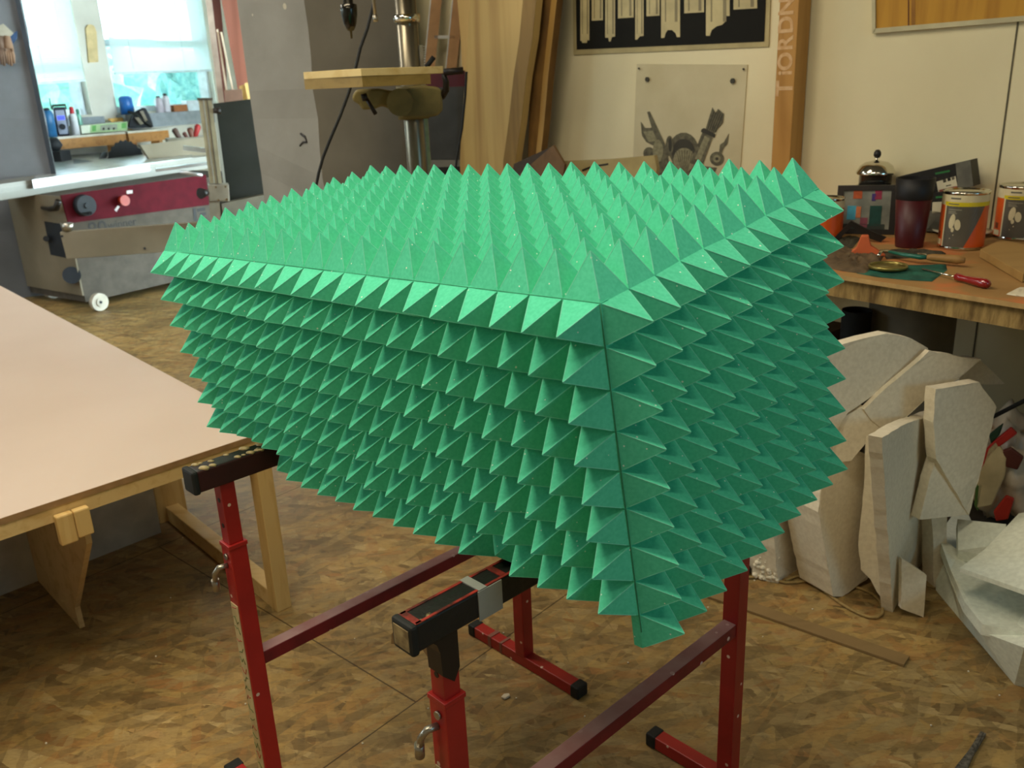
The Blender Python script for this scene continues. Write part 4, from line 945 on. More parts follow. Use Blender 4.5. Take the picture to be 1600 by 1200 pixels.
# ================================================================== DRILL PRESS
P = dist(643, 134, 3.25); P.z = 0
t = thing('drill_press', 'pillar drill press with a wooden table on greenish cast support', 'drill press', P)
rc = 16.3 / 1452 * 3.25
b = MB(); b.cyl(P + up * .04, P + up * 2.1, rc, seg=36); b.build('column', plain('worn_steel_column', '8d8672', rough=.3, metal=.8, sc=4, c2='5f5848', scale=(6, 6, .6)), t)
b = MB(); z0, z1 = zv(641, 35, P), zv(641, 23, P); b.lathe(P, [(rc, z0), (rc*1.22, z0), (rc*1.25, (z0+z1)/2), (rc*1.22, z1), (rc, z1)], 36); b.build('collar', M['chrome'], t)
rgt = azv(facing(P)) 
b = MB(); zr0, zr1 = .9, zv(660, 70, P); b.bar(P + rgt * (rc + .006) + up * zr0, P + rgt * (rc + .006) + up * zr1, .012, .012)
for k in range(14): b.bar(P + rgt * (rc + .012) + up * (zr1 - .006 - k * .0085), P + rgt * (rc + .02) + up * (zr1 - .006 - k * .0085), .012, .004)
b.build('rack', M['steel'], t)
b = MB(); b.box(P + up * .02 - Vector((P.x, P.y, 0)).normalized() * .12, (.36, .5, .04), facing(P), bev=.01); b.build('foot_plate', M['castiron'], t)
b = MB(); fw_ = -Vector((P.x, P.y, 0)).normalized()
hz_ = 2.0; b.box(P + up * hz_ + fw_ * .12, (.24, .62, .26), facing(P), bev=.03); b.build('drill_head', M['castiron'], t)
# chuck, quill, depth rod
Qc = dist(556, 130, 2.95); Qc.z = 0; r = 12.5/1452*2.95
zc0, zc1 = zv(560, 60, Qc), zv(556, 0, Qc)
zb_ = zv(556, 43, Qc)
b = MB(); b.lathe(Qc, [(0, zc0), (.003, zc0), (.004, zb_ - .01), (r*.4, zb_ - .008), (r*.75, zb_ + .01), (r*.95, zb_ + .035), (r, zb_ + .05), (r, zb_ + .065), (r*.6, zb_ + .068), (r*.6, 1.9), (0, 1.9)], 28); b.build('chuck', plain('dark_chrome', '3c3a34', rough=.2, metal=.9), t)
b = MB(); b.cyl(dist(587, 33, 3.0), dist(583, 0, 3.0) + up * .15, .0055, seg=12); b.cyl(dist(587, 34, 3.0), dist(586, 24, 3.0), .008, seg=12); b.build('depth_rod', M['steel'], t)
# table
Nn = dist(565, 122, 2.85); Nn.z = 0
zt_ = zv(565, 107, Nn); zm_ = zv(565, 119, Nn); zb_ = zv(565, 136, Nn)
cl = vp(475, 125, Nn, 140); cl.z = 0; cr = vp(693, 118, Nn, 40); cr.z = 0
f4 = cl + (cr - Nn)
b = MB(); b.prism([p + up * zm_ for p in (Nn, cl, f4, cr)], (0, 0, zt_ - zm_), bev=.001); wt = b.build('wooden_table', wood('pale_ply', 'd3bc82', 'c2a566'), t)
k_ = lambda p: Nn.lerp(p, .93)
b = MB(); b.prism([p + up * zb_ for p in (Nn + (f4 - Nn) * .01, cl.lerp(Nn, .0), cl.lerp(f4, .9), cr.lerp(Nn, .17).lerp(f4, .0))], (0, 0, zm_ - zb_ - .0005)); lbl(b.build('lower_board', wood('darker_ply', '8f773e', '7b6531'), wt), 'darker lower board')
b = MB()
ga = [vp(x, y, P + fw_ * .07, facing(P)) for x, y in ((556, 140), (590, 138), (612, 142), (640, 137), (660, 133), (684, 136), (691, 142), (692, 172), (684, 181), (660, 185), (636, 185), (618, 180), (604, 168), (594, 166), (588, 170), (566, 172), (561, 163), (551, 158), (550, 150))]
b.prism(ga, -fw_ * .13, bev=.008)
b.cyl(Vector((P.x, P.y, zv(643, 186, P))), Vector((P.x, P.y, zv(643, 134, P))), rc * 1.5, seg=32)
b.cyl(vp(625, 160, P + fw_ * .11, facing(P)), vp(625, 160, P + fw_ * .05, facing(P)), .045, seg=28)
b.build('table_bracket', M['castiron'], t)
b = MB(); q0, q1 = dist(570, 150, 3.1), dist(587, 178, 3.08); b.cyl(q0, q1, .006, .007, seg=12); b.cyl(dist(565, 153, 3.1), dist(574, 151, 3.1), .012, seg=12); b.build('clamp_lever', M['blackp'], t)
b = MB(); b.cyl(dist(666, 105, 3.2), dist(678, 89, 3.2), .0085, seg=14); b.build('height_lever', M['rubber'], t)
b = MB(); b.cyl(dist(693, 113, 3.15), dist(724, 110, 3.15), .011, .0115, seg=16); b.tube([dist(693, 116, 3.16), dist(697, 128, 3.17), dist(697, 140, 3.18), dist(690, 151, 3.2)], [.008, .011, .012, .013], 8); b.build('crank', M['blackp'], t)
# cables
b = MB(); b.tube([dist(x, y, 3.35) for x, y in ((590, -40), (584, 5), (574, 45), (563, 75), (556, 105), (545, 145), (532, 180), (515, 220), (505, 245), (498, 270), (492, 300))] + [Vector((dist(490, 300, 3.35).x, dist(490, 300, 3.35).y, .02))], .0055, 8)
tag(b.build('power_cable', M['rubber']), 'black power cable hanging in front of the concrete pillar', 'cable', 'black cables')
b = MB(); b.tube([dist(x, y, 3.9) for x, y in ((729, 112), (727, 150), (722, 200), (714, 245), (711, 275))] + [Vector((dist(706, 275, 3.9).x, dist(706, 275, 3.9).y, .02))], .005, 8)
tag(b.build('power_cable', M['rubber']), 'black cable hanging beside the dark cabinet, left of the planks', 'cable', 'black cables')
# ladder
M['bright'] = plain('bright_metal', 'd5d6d2', rough=.35, metal=.3)
LP = wl(690, 60, .07); la = facing(LP)
t = thing('step_ladder', 'wooden step ladder with bright metal rungs behind the drill press', 'ladder', Vector((LP.x, LP.y, 0)))
bkv = Vector((LP.x, LP.y, 0)).normalized()
def lad(x, y): return vp(x, y, LP, la)
for (xa, xb, ya, yb) in ((686, 671, -40, 110), (720, 705, -40, 110)):
    a, c_ = lad(xa, ya), lad(xb, yb); d = (c_ - a); d = d / -d.z; foot = a + d * a.z
    b = MB(); b.bar(a, foot, .05, .03, up=bkv); b.build('rail', plain('ladder_wood', 'b98f62', rough=.6), t)
    b = MB(); b.bar(a + azv(la) * -.028, foot + azv(la) * -.028, .006, .034, up=bkv); b.build('metal_edge', M['bright'], t)
b = MB()
for z_ in [lad(690, 58).z + .28 * k for k in range(-4, 3)]:
    f = (lad(690, 58).z - z_); a = lad(679, 58); c_ = lad(711, 58); dd = (lad(671, 110) - lad(686, -40)); dd = dd / -dd.z * f
    b.bar(a + dd, c_ + dd, .03, .014)
b.build('rung', M['bright'], t)
# dark cabinet
D0 = dist(655, 180, 4.35); ca = facing(D0)
t = thing('machine_cabinet', 'dark grey machine cabinet with a maroon top behind the drill press', 'cabinet', Vector((D0.x, D0.y, 0)))
dpt = Vector((D0.x, D0.y, 0)).normalized() * .12
def cq(x, y): return vp(x, y, D0, ca)
b = MB(); p0 = [cq(658, 138), cq(725, 135), cq(725, 250), cq(658, 250)]
b.prism(p0, dpt); b.build('body', plain('dark_grey_metal', '46494a', rough=.5), t)
b = MB(); b.prism([cq(656, 113), cq(726, 110), cq(726, 135), cq(656, 138)], dpt); b.build('top_panel', plain('maroon_metal', '5a2230', rough=.5), t)
b = MB(); b.prism([cq(656, 249), cq(726, 248), cq(726, 260), cq(656, 262)], dpt * 1.02 - dpt * .06); b.build('ledge', plain('grey_ledge', '80807a', rough=.5), t)
b = MB(); lo = [cq(662, 262), cq(723, 260)]; b.prism([lo[0], lo[1], Vector((lo[1].x, lo[1].y, 0)), Vector((lo[0].x, lo[0].y, 0))], dpt); b.build('plinth', plain('black_metal', '202122', rough=.6), t)

# ================================================================== PANEL SAW
SO = at(136, 483, 0); SA = 54.5; sa = azv(SA); sb = azv(SA + 90)
t = thing('panel_saw', 'big beige and dark red sliding table saw in the left background', 'table saw', SO + sa * .5 + sb * .4)
def fx(x, y, off=0.0): return vp(x, y, SO - sb * off, SA)
SB = plain('beige_metal', '857b68', rough=.7, sc=3, c2='796f5c', spec=.2); SD = plain('grey_brown_metal', '585148', rough=.8, spec=.15); SR = plain('saw_red', '560c1a', rough=.75, spec=.15); ALU = plain('aluminium', '918f85', rough=.4, metal=.1, var=.04, sc=3); SLOT = plain('dark_vent', '23282f', rough=.6)
z_t = .90
fl_, fr_ = fx(97, 307), SO + sa * 2.0
b = MB(); P0_ = SO + up * .05; b.prism([P0_, P0_ + sa * 1.6, P0_ + sa * 1.6 + up * (fl_.z - .05), P0_ + up * (fl_.z - .05)], sb * .75); body = b.build('cabinet', SD, t)
b = MB(); b.prism([fx(95, 305, .012), fx(322, 273, .012), fx(327, 320, .012), fx(107, 349, .012)], sb * .012); rp = b.build('red_panel', SR, t)
b = MB(); hc = fx(132, 321, .03); nn = -sb
b.cyl(hc + sb * .02, hc - sb * .03, .075, .07, seg=32); b.cyl(hc - sb * .03, hc - sb * .04, .02, seg=16); b.cyl(fx(141, 333, .06), fx(141, 333, .11), .012, seg=12); b.build('handwheel', SLOT, t)
b = MB(); kc = fx(190, 313, .02); b.cyl(kc, kc - sb * .045, .032, .038, seg=20); lbl(b.build('stop_button', plain('red_button', 'b0341f', rough=.3), t), 'round red stop button')
b = MB(); b.prism([fx(x, y, .014) for x, y in ((198, 298), (207, 297), (207, 302), (198, 303))], sb * .001); b.prism([fx(x, y, .014) for x, y in ((179, 328), (184, 321), (187, 323), (182, 331))], sb * .001); b.build('white_sticker', plain('white_sticker', 'd8d0d0'), rp)
Rt = Matrix((sa, up, -sb)).transposed()
c_ = fx(191, 349.5, .002); V, Fc = text_mesh('winner', .082, Rt, c_, .001); b = MB(); b.raw(V, Fc)
c_ = fx(153, 359, .002); V, Fc = text_mesh('80', .15, Rt, c_, .001); b.raw(V, Fc); b.build('lettering', plain('dark_lettering', '2b2723'), body)
b = MB(); 
for q in (((301, 326), (306, 325), (309, 349), (304, 350)), ((308, 326), (320, 324), (321, 329), (309, 331)), ((312, 333), (322, 331), (322, 336), (312, 338)), ((313, 342), (323, 340), (323, 347), (313, 349))): b.prism([fx(x, y, .003) for x, y in q], sb * .001)
b.build('logo', plain('black_logo', '1c1a18'), body)
# beige end face with vent, lever, motor
def ex(x, y, off=0.0): return vp(x, y, SO - sa * off, SA + 90)
b = MB(); pe = [SO + up * .1, SO + up * (fl_.z), SO + sb * .76 + up * fl_.z, SO + sb * .76 + up * .1]; b.prism([p - sa * .012 for p in pe], sa * .011); b.build('end_panel', SB, t)
b = MB(); b.prism([ex(x, y, .016) for x, y in ((69, 346), (96, 350), (103, 403), (79, 398))], sa * .004); b.cyl(ex(72, 373, .02), ex(72, 373, .06), .02, seg=14); b.build('vent', SLOT, t)
b = MB(); b.tube([ex(66, 325, .03), ex(78, 327, .06), ex(88, 325, .06), ex(91, 314, .06)], [.012, .018, .022, .02], 8); b.build('lever', M['blackp'], t)
b = MB(); b.cyl(ex(112, 430, .0), ex(112, 430, .05), .06, seg=24); b.build('motor', SLOT, t)
for (P_, d_) in ((at(157, 485, 0), 0), (at(84, 466, 0), 1)):
    cc = P_ + up * .062; b = MB(); b.cyl(cc - sb * .02, cc + sb * .02, .062, seg=28); b.cyl(cc - sb * .026, cc - sb * .02, .03, seg=20); b.cyl(cc - sb * .03, cc - sb * .026, .01, m=SLOT, seg=12); b.build('wheel', plain('cream_wheel', 'c9c0ae', rough=.5), t)
# arm in front
AP = dist(93, 380, 6.45); 
b = MB(); b.prism([vp(x, y, AP, 14) for x, y in ((93, 363), (340, 345), (340, 388), (104, 405))], azv(104) * .05, bev=.004)
for (x, y) in ((97, 369), (226, 388)): q = vp(x, y, AP, 14); b.cyl(q, q - azv(104) * .004, .008, m=SLOT, seg=10)
b.build('arm', SB, t)
b = MB(); b.cyl(vp(104, 362, AP, 14) + azv(104)*.025, vp(103, 349, AP, 14) + azv(104)*.025, .03, .04, seg=16); b.build('arm_hinge', M['steel'], t)
# sliding table rail and cast tables
T0, T1 = at(-60, 296, z_t), at(330, 243, z_t); td = (T1 - T0).normalized(); tb = Vector((-td.y, td.x, 0))
b = MB(); b.prism([T0, T1, T1 - up * .105, T0 - up * .105], tb * .3)
for z_ in (.03, .06): b.bar(T0 - tb * .003 - up * z_, T1 - tb * .003 - up * z_, .006, .01)
b.build('sliding_table', ALU, t)
b = MB(); cst = [at(x, y, z_t + .004) for x, y in ((50, 281), (84, 244), (216, 234), (300, 238), (300, 246))]; b.prism(cst, (0, 0, -.06)); tbl = b.build('main_table', plain('bright_machined_table', 'd3d5d2', rough=.25, metal=.3), t)
b = MB(); b.prism([at(x, y, z_t + .006) for x, y in ((114, 248), (146, 251.5), (115, 256))], (0, 0, -.001)); b.build('slot', SLOT, tbl)
# blade
bc = at(200, 262, z_t - .10); R_ = (vp(235, 249, bc, SA).xy - bc.xy).length * 1.02
b = MB(); n = 48; pts = []
for k in range(n): 
    a = 2*math.pi*k/n; rr = R_ * (1.0 if k % 2 else .94); pts.append(bc + td * math.cos(a) * rr + up * math.sin(a) * rr)
b.prism(pts, tb * .006); b.build('blade', plain('dark_blade', '1c1e22', rough=.4, metal=.4), t)
b = MB(); b.prism([at(163, 259, z_t + .005), at(168, 243, z_t + .16), at(188, 241, z_t + .19), at(178, 258, z_t + .005)][:0] or [bc + td * x + up * z + tb * .04 for x, z in ((-R_*1.1, .105), (-R_*1.0, .15), (-R_*.8, .165), (-R_*.7, .13), (-R_*.8, .105))], tb * .008); b.build('blade_guard', plain('guard_grey', '4a4f52', rough=.5), t)
# fence and bars
b = MB(); P_ = at(235, 249, z_t); b.prism([vp(x, y, P_, SA) for x, y in ((219, 227), (330, 213), (334, 240), (234, 249))], sb * .03); b.build('rip_fence', SB, t)
b = MB(); q = [dist(x, y, 6.5) for x, y in ((286, 231), (322, 235))]; b.bar(q[0], q[1], .05, .03); q = [dist(x, y, 6.3) for x, y in ((243, 266), (325, 255))]; b.bar(q[0], q[1], .05, .02); b.cyl(dist(281, 268, 6.25), dist(316, 274, 6.25), .012, seg=12)
b.build('crosscut_bar', plain('bright_aluminium', 'dfe6ea', rough=.2, metal=.5), t)
# upright profile with knob, dark panel
PR = dist(325, 220, 6.1); ra = facing(PR)
def rq(x, y): return vp(x, y, PR, ra)
rb = Vector((PR.x, PR.y, 0)).normalized()
b = MB(); p0, p1, p2, p3 = rq(310, 157), rq(331, 157), rq(347, 287), rq(328, 287)
b.prism([p0, p1, p2, p3], rb * .08)
b.prism([p0.lerp(p1, .3) - rb * .004, p0.lerp(p1, .42) - rb * .004, p3.lerp(p2, .42) - rb * .004, p3.lerp(p2, .3) - rb * .004], rb * .003, ALU)
b.prism([p0.lerp(p1, .6) - rb * .004, p0.lerp(p1, .68) - rb * .004, p3.lerp(p2, .68) - rb * .004, p3.lerp(p2, .6) - rb * .004], rb * .003, SD)
b.prism([rq(308, 153) - rb*.005, rq(332, 153) - rb*.005, rq(332, 157) - rb*.005, rq(308, 157) - rb*.005], rb * .09, SD)
b.build('fence_upright', plain('anodised_beige', 'a9a288', rough=.4, metal=.3), t)
b = MB(); b.prism([rq(x, y) - rb * .02 for x, y in ((325, 288), (357, 288), (359, 314), (327, 314))], rb * .12, bev=.003); b.prism([rq(x, y) for x, y in ((327, 313), (343, 313), (346, 350), (329, 350))], rb * .06)
for x, y in ((337, 292), (352, 291), (341, 312), (354, 311)): q = rq(x, y) - rb * .021; b.cyl(q, q - rb * .004, .006, m=M['chrome'], seg=8)
b.build('clamp_bracket', plain('grey_bracket', '9a9384', rough=.4, metal=.3), t)
b = MB(); q = rq(313, 301) - rb * .05; b.cyl(q, rq(326, 301), .035, .015, seg=14); q = rq(345, 173); b.cyl(q - rb * .0, rq(333, 173), .022, .015, seg=14); b.build('clamp_knob', M['blackp'], t)
b = MB(); b.prism([vp(x, y, PR + rb * .25, ra + 6) for x, y in ((333, 162), (455, 147), (470, 318), (353, 324))], rb * .03); b.build('dark_panel', plain('dark_panel_board', '2b2b27', rough=.9, sc=4, c2='252520', spec=.1), t)
b = MB(); b.prism([vp(x, y, PR + rb * .22, ra + 6) for x, y in ((334, 172), (338, 172), (357, 318), (353, 318))], rb * .02)
b.build('panel_edge', ALU, t)
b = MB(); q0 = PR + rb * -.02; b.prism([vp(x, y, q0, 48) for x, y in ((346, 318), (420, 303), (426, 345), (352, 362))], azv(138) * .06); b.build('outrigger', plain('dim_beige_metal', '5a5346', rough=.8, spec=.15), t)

# ================================================================== WINDOW SIDE WORKBENCHES
WZ = 1.10
WBA = 60; gm = at(165, 208.2, WZ); gd = azv(WBA); gb = azv(WBA + 90)
def wb(x, off=0.0): p = vp(x, 205, gm + gb * off, WBA); p.z = WZ; return p
g0 = wb(68); g1 = wb(263); um = (wb(196.5) - g0).dot(gd)
BW = wood('bench_orange_wood', 'a9763f', '8d5f30', rot=(0, 0, -math.atan2(gd.y, gd.x)), stretch=(1, 9, 9)); BT = plain('bench_top_bright', 'c9c3b4', rough=.3)
for (a, c_, lab) in ((-.6, um - .01, 'wooden workbench under the left window carrying the radio'), (um + .02, (g1 - g0).length, 'wooden workbench under the right window carrying the black power tool')):
    t = thing('window_bench', lab, 'workbench', Vector((*(g0 + gd * (a + c_) / 2).xy, 0)), 'benches under the windows')
    q = [g0 + gd * a, g0 + gd * c_, g0 + gd * c_ + gb * .55, g0 + gd * a + gb * .55]
    b = MB(); b.prism(q, (0, 0, -.02)); b.build('bench_top', BT, t)
    b = MB(); b.prism([q[0] - up * .02, q[1] - up * .02, q[1] - up * .115, q[0] - up * .115], gb * .04); b.build('front_rail', BW, t)
    for x in (a + .06, c_ - .12):
        b = MB(); p = g0 + gd * x + gb * .06; b.bar(Vector((p.x, p.y, 0)), Vector((p.x, p.y, WZ - .115)), .09, .09); b.build('leg', BW, t)
    b = MB(); p = q[0] + gd * .05 + gb * .1; r_2 = q[1] - gd * .05 + gb * .1; b.prism([Vector((p.x, p.y, .45)), Vector((r_2.x, r_2.y, .45)), Vector((r_2.x, r_2.y, .9)), Vector((p.x, p.y, .9))], gb * .3); lbl(b.build('drawer_box', plain('dark_drawer_%d' % int(a < 0), '3b3530', rough=.7), t), 'dark shelf contents')
def W0(x, y): return wb(x, .14 if y > 204.5 else .3)
def fq(P, x, y): return vp(x, y, P, facing(P))
def zz(P, y, x): return vp(x, y, P, facing(P)).z
# radio
P = W0(94, 208.5); bk = Vector((P.x, P.y, 0)).normalized(); 
t = thing('site_radio', 'silver and black site radio with a blue lit display by the left window', 'radio', P)
o4 = [fq(P, x, y) for x, y in ((82, 168), (102, 167), (108, 205), (90, 209))]; o4[2].z = o4[3].z = WZ + .002
b = MB(); b.prism(o4, bk * .14, bev=.01); rbdy = b.build('body', plain('black_radio_body', '1b2030', rough=.5), t)
i4 = [p - bk * .004 for p in o4]; cc = sum(i4, Vector()) / 4
def rp_(u, v, o=0): return i4[3].lerp(i4[2], u).lerp(i4[0].lerp(i4[1], u), v) - bk * o
b = MB(); b.prism([rp_(.15, .06), rp_(.85, .06), rp_(.9, .2), rp_(.85, .9), rp_(.15, .9), rp_(.1, .2)], bk * .003); lbl(b.build('face_plate', plain('silver_face', 'aab0c4', rough=.35), t), 'silver face plate')
mD, tD, bD = nt('blue_display'); bD.inputs['Base Color'].default_value = (.02, .03, .5, 1); bD.inputs['Emission Color'].default_value = (.08, .12, 1, 1); bD.inputs['Emission Strength'].default_value = 1.2
b = MB(); b.prism([rp_(.22, .56, .004), rp_(.8, .56, .004), rp_(.8, .7, .004), rp_(.22, .7, .004)], bk * .002); lbl(b.build('display', mD, t), 'lit blue display')
b = MB(); b.cyl(rp_(.5, .32), rp_(.5, .32, .02), .028, seg=18); b.build('dial', SLOT, t)
b = MB(); b.tube([fq(P, 82, 172) + bk*.1, fq(P, 82, 165)+ bk*.1, fq(P, 102, 164)+ bk*.1, fq(P, 103, 171)+ bk*.1], .012, 8); b.build('carry_handle', M['rubber'], t)
b = MB(); b.cyl(fq(P, 80, 170) + bk*.1, fq(P, 77, 153)+ bk*.1, .005, seg=6); b.build('aerial', M['rubber'], t)
def simple_can(name, label, cat, P, x0, x1, ytop, mat, cap=None, capm=None, ycap=None, z=None, grp=None):
    r = (x1 - x0) / 2 / 1452 * P.xy.length; zt = zz(P, ytop, (x0 + x1) / 2); h = zt - P.z
    t = thing(name, label, cat, P, grp)
    b = MB(); hh = h if ycap is None else zz(P, ycap, (x0+x1)/2) - P.z
    b.lathe(P, [(0, 0), (r, 0), (r, hh * .85), (r * .75, hh * .97), (r * .5, hh), (0, hh)], 18); b.build('body', mat, t)
    if ycap is not None:
        b = MB(); b.lathe(P, [(r*.55, hh * .98), (r*.55, h * .96), (r*.3, h), (0, h)], 14); lbl(b.build('cap', capm, t), 'coloured cap')
    return t
simple_can('blue_canister', 'blue canister standing left of the radio', 'canister', W0(79, 212), 71, 87, 168, plain('blue_metal', '2f6c9c', rough=.4), 1, SLOT, 172)
simple_can('white_bottle', 'white bottle with a red cap right of the radio', 'bottle', W0(118, 207), 113, 124, 166, plain('white_plastic', 'dfe0e4', rough=.4), 1, plain('red_cap', 'c8222a', rough=.4), 177)
simple_can('glass_bottle', 'small green glass bottle behind the white bottle with the red cap', 'bottle', W0(127, 203), 123, 131, 170, plain('greenish_glass', '7fb8a4', rough=.15), 1, plain('green_cap', '3e8d72'), 178)
# cardboard box
P = W0(160, 206); az_ = WBA; zoff = WZ - vp(160, 205, P, WBA).z
q4 = [vp(x, y, P, az_) for x, y in ((141, 196), (199, 190), (199, 203), (142, 208))]; 
b = MB(); b.prism([vp(x, y, P, az_) for x, y in ((126, 196.5), (199, 190), (199, 204), (128, 209))], gb * .22); o = tag(b.build('carton', plain('white_card', 'd9dcc9', rough=.6)), 'long white and green printed carton on the bench under the left window', 'box')
b = MB(); GB = plain('light_green_print', '9fb985', rough=.6); GG = plain('green_print_block', '5d9a4e', rough=.6)
b.prism([vp(x, y, P - gb * .004, az_) for x, y in ((141, 195.3), (199, 190.3), (199, 203.6), (141, 208))], gb * .002, GB)
for q in (((144, 196.5), (150, 196), (150, 205), (144, 205.6)), ((190, 192.5), (197, 192), (197, 200), (190, 200.8)), ): b.prism([vp(x, y, P - gb * .007, az_) for x, y in q], gb * .002, GG)
b.prism([vp(x, y, P - gb * .007, az_) for x, y in ((157, 196), (183, 193.5), (183, 202), (157, 204.5))], gb * .002, plain('grey_print_block', '8d9180'))
for x in (162, 170, 178): b.prism([vp(x + a, y, P - gb * .01, az_) for a, y in ((-1.5, 199.5), (1.5, 199.2), (1.5, 203), (-1.5, 203.3))], gb * .002, BLK)
b.build('label_print', None, o)
b = MB(); b.prism([W0(x, y) + up * .11 for x, y in ((172, 186), (206, 182), (208, 190), (178, 192))], (0, 0, .02)); b.prism([W0(x, y) + up*.003 for x, y in ((176, 188), (206, 184), (207, 190), (180, 192))], (0, 0, .108)); tag(b.build('yellow_case', plain('yellow_card', 'd9a95c', rough=.6)), 'orange yellow package behind the white and green carton', 'package')
# power tool
P = wb(221, .06)
t = thing('power_tool', 'black power tool with a curved cable on the bench under the right window', 'power tool', P)
b = MB(); body_ = [fq(P, x, y) for x, y in ((201, 199), (203, 188), (208, 178), (215, 172), (222, 168), (228, 169), (233, 178), (238, 190), (240, 198), (236, 200))]
for q in body_: q.z = max(q.z, WZ + .003)
b.prism(body_, bk * .12, bev=.01); b.build('body', plain('black_tool_body', '20242c', rough=.5), t)
b = MB(); b.tube([fq(P, x, y) - bk * .02 for x, y in ((199, 175), (208, 177), (216, 180), (226, 190), (236, 196))], [.012, .015, .02, .022, .018], 8); b.build('handle', M['rubber'], t)
b = MB(); b.prism([fq(P, x, y) - bk * .05 for x, y in ((210, 184), (216, 183), (224, 193), (219, 195))], bk * .02); b.prism([fq(P, x, y) - bk * .05 for x, y in ((218, 174), (223, 173), (230, 188), (226, 190))], bk * .02); b.build('metal_plate', M['steel'], t)
# sill goods
def S0(x, off=.10): u = bu(x, 168); return onb(u, sill_z - .018, off)
simple_can('blue_jug', 'blue plastic jug on the sill at the left of the right window', 'jug', S0(190, .09), 180, 199, 150, plain('blue_plastic', '2668b4', rough=.35))
simple_can('spray_can', 'white spray can with dark cap on the sill, left one of the pair', 'can', S0(241, .09), 235, 246, 150, plain('pinkish_white_can', 'cfc4cf', rough=.3), 1, SLOT, 153, grp='spray cans on the sill')
simple_can('spray_can', 'taller white spray can with black tip on the sill, right one of the pair', 'can', S0(252, .09), 246, 257, 146, plain('white_can', 'd6d2da', rough=.3), 1, SLOT, 150, grp='spray cans on the sill')
for (x0, x1, y0, y1, m, nm, lb) in ((259, 280, 167.5, 177, plain('brown_block', '9c6238', rough=.6), 'wooden_block', 'brown wooden block on the sill right of the spray cans'), (281, 309, 161, 176, plain('white_card_2', 'cfdbe4', rough=.5), 'white_box', 'pale white box on the sill at the right end of the right window')):
    a = S0(x0, .14); c_ = S0(x1, .14); h = (y1 - y0) / 1480 * a.xy.length
    b = MB(); b.prism([a, c_, c_ + up * h, a + up * h], BN * .1); tag(b.build(nm, m), lb, 'block' if 'block' in nm else 'box')
# rack of clamps right of the bench
R0 = at(300, 221, 1.0)
b = MB(); P = R0; q = [fq(P, x, y) for x, y in ((262, 217), (322, 213), (322, 224), (262, 228))]; b.prism([q[0], q[1], Vector((q[1].x, q[1].y, 0)), Vector((q[0].x, q[0].y, 0))], bk * .25); tag(b.build('low_cabinet', plain('beige_cabinet', '9d9480', rough=.6)), 'low beige cabinet right of the window benches holding clamps', 'cabinet')
for i, (x0, y0, x1, y1, r, c_, lab) in enumerate(((273, 201, 284, 219, .03, '5c4238', 'dark brown clamp handle, leftmost in the low cabinet'), (289, 207, 296, 218, .022, '6a3f35', 'short brown clamp handle second from the left'), (298, 200, 303, 217, .03, '7a4a3c', 'upright brown clamp handle left of the red one'), (312, 195, 307, 216, .03, 'b02a2a', 'red clamp handle at the right end of the low cabinet'))):
    b = MB(); a = fq(R0, x0, y0) + bk * .1; c2_ = fq(R0, x1, y1) + bk * .1; b.tube([a, a.lerp(c2_, .15), a.lerp(c2_, .6), c2_, c2_ - up * .03], [r*.6, r, r*.85, r*.6, r*.5], 10)
    tag(b.build('clamp_handle', plain('handle_%d' % i, c_, rough=.5)), lab, 'handle', 'clamp handles by the window')
b = MB(); P = dist(80, 228, 9.2); b.tube([fq(P, 75, 222), fq(P, 84, 226), fq(P, 95, 232)], [.05, .07, .04], 10); q = fq(P, 84, 236); b.bar(Vector((q.x, q.y, 0)), q, .2, .2); tag(b.build('black_machine', plain('black_machine_paint', '26282c')), 'small black machine under the bench behind the left pillar', 'machine')
# paper between the windows
b = MB(); pts = [vp(x, y, BP - BN * .02, BAZ) for x, y in ((139, 98), (134, 44), (137, 39), (142, 38), (147, 40), (151, 50), (154, 97))]; b.prism(pts, BN * .015); tag(b.build('hanging_board', plain('pale_yellow_board', 'd9bf8a', rough=.6)), 'pale yellow board with rounded top hanging between the windows', 'board')

# ------------------------------------------------------------------ boards leaning left of the pillar
LB = dist(360, 120, 7.6)
def lb_board(name, label, pts, dz, mat, grp='boards leaning beyond the saw'):
    P = LB + Vector((LB.x, LB.y, 0)).normalized() * dz; P.z = 0; a = facing(P)
    q = [vp(x, y, P, a) for x, y in pts]
    lo = sorted(q, key=lambda v: v.z)[:2]; lo.sort(key=lambda v: -(Vector((P.x, P.y, 0)).cross(v - P)).z)
    b = MB(); b.prism(q, Vector((P.x, P.y, 0)).normalized() * .025)
    for p in [q[-2], q[-1]]: pass
    b.prism([q[-2], q[-1], Vector((q[-1].x + .05, q[-1].y, 0)), Vector((q[-2].x + .05, q[-2].y, 0))], Vector((P.x, P.y, 0)).normalized() * .025)
    return tag(b.build(name, mat), label, 'board', grp)
RB_ = wood('red_brown_board', '8a5546', '7a4739', stretch=(8, 8, .7), sc=1)
lb_board('leaning_board', 'wide red brown board leaning left of the concrete pillar', [(335, -60), (362, -60), (378, 40), (395, 132), (376, 165)], 0.1, RB_)
lb_board('leaning_board', 'narrow dark red board behind the wide red brown one', [(322, -60), (338, -60), (352, 80), (356, 160), (346, 160)], .2, wood('dark_red_board', '6d4038', '5e352e', stretch=(8, 8, .7)))
lb_board('leaning_board', 'pale beige board beside the right window', [(316, -40), (326, -40), (350, 158), (341, 158)], .05, plain('beige_board', 'b59f90', rough=.7))
for k, (x0, x1, y) in enumerate(((338, 352, 46), (344, 362, 50))):
    lb_board('thin_batten', 'thin pale batten in front of the red brown boards, %s' % ('left one' if k == 0 else 'right one'), [(x0, y), (x0 + 3, y), (x1 + 5, 150), (x1 + 2, 150)], -.04 - .03 * k, plain('pale_batten_%d' % k, 'd8c2aa', rough=.7))
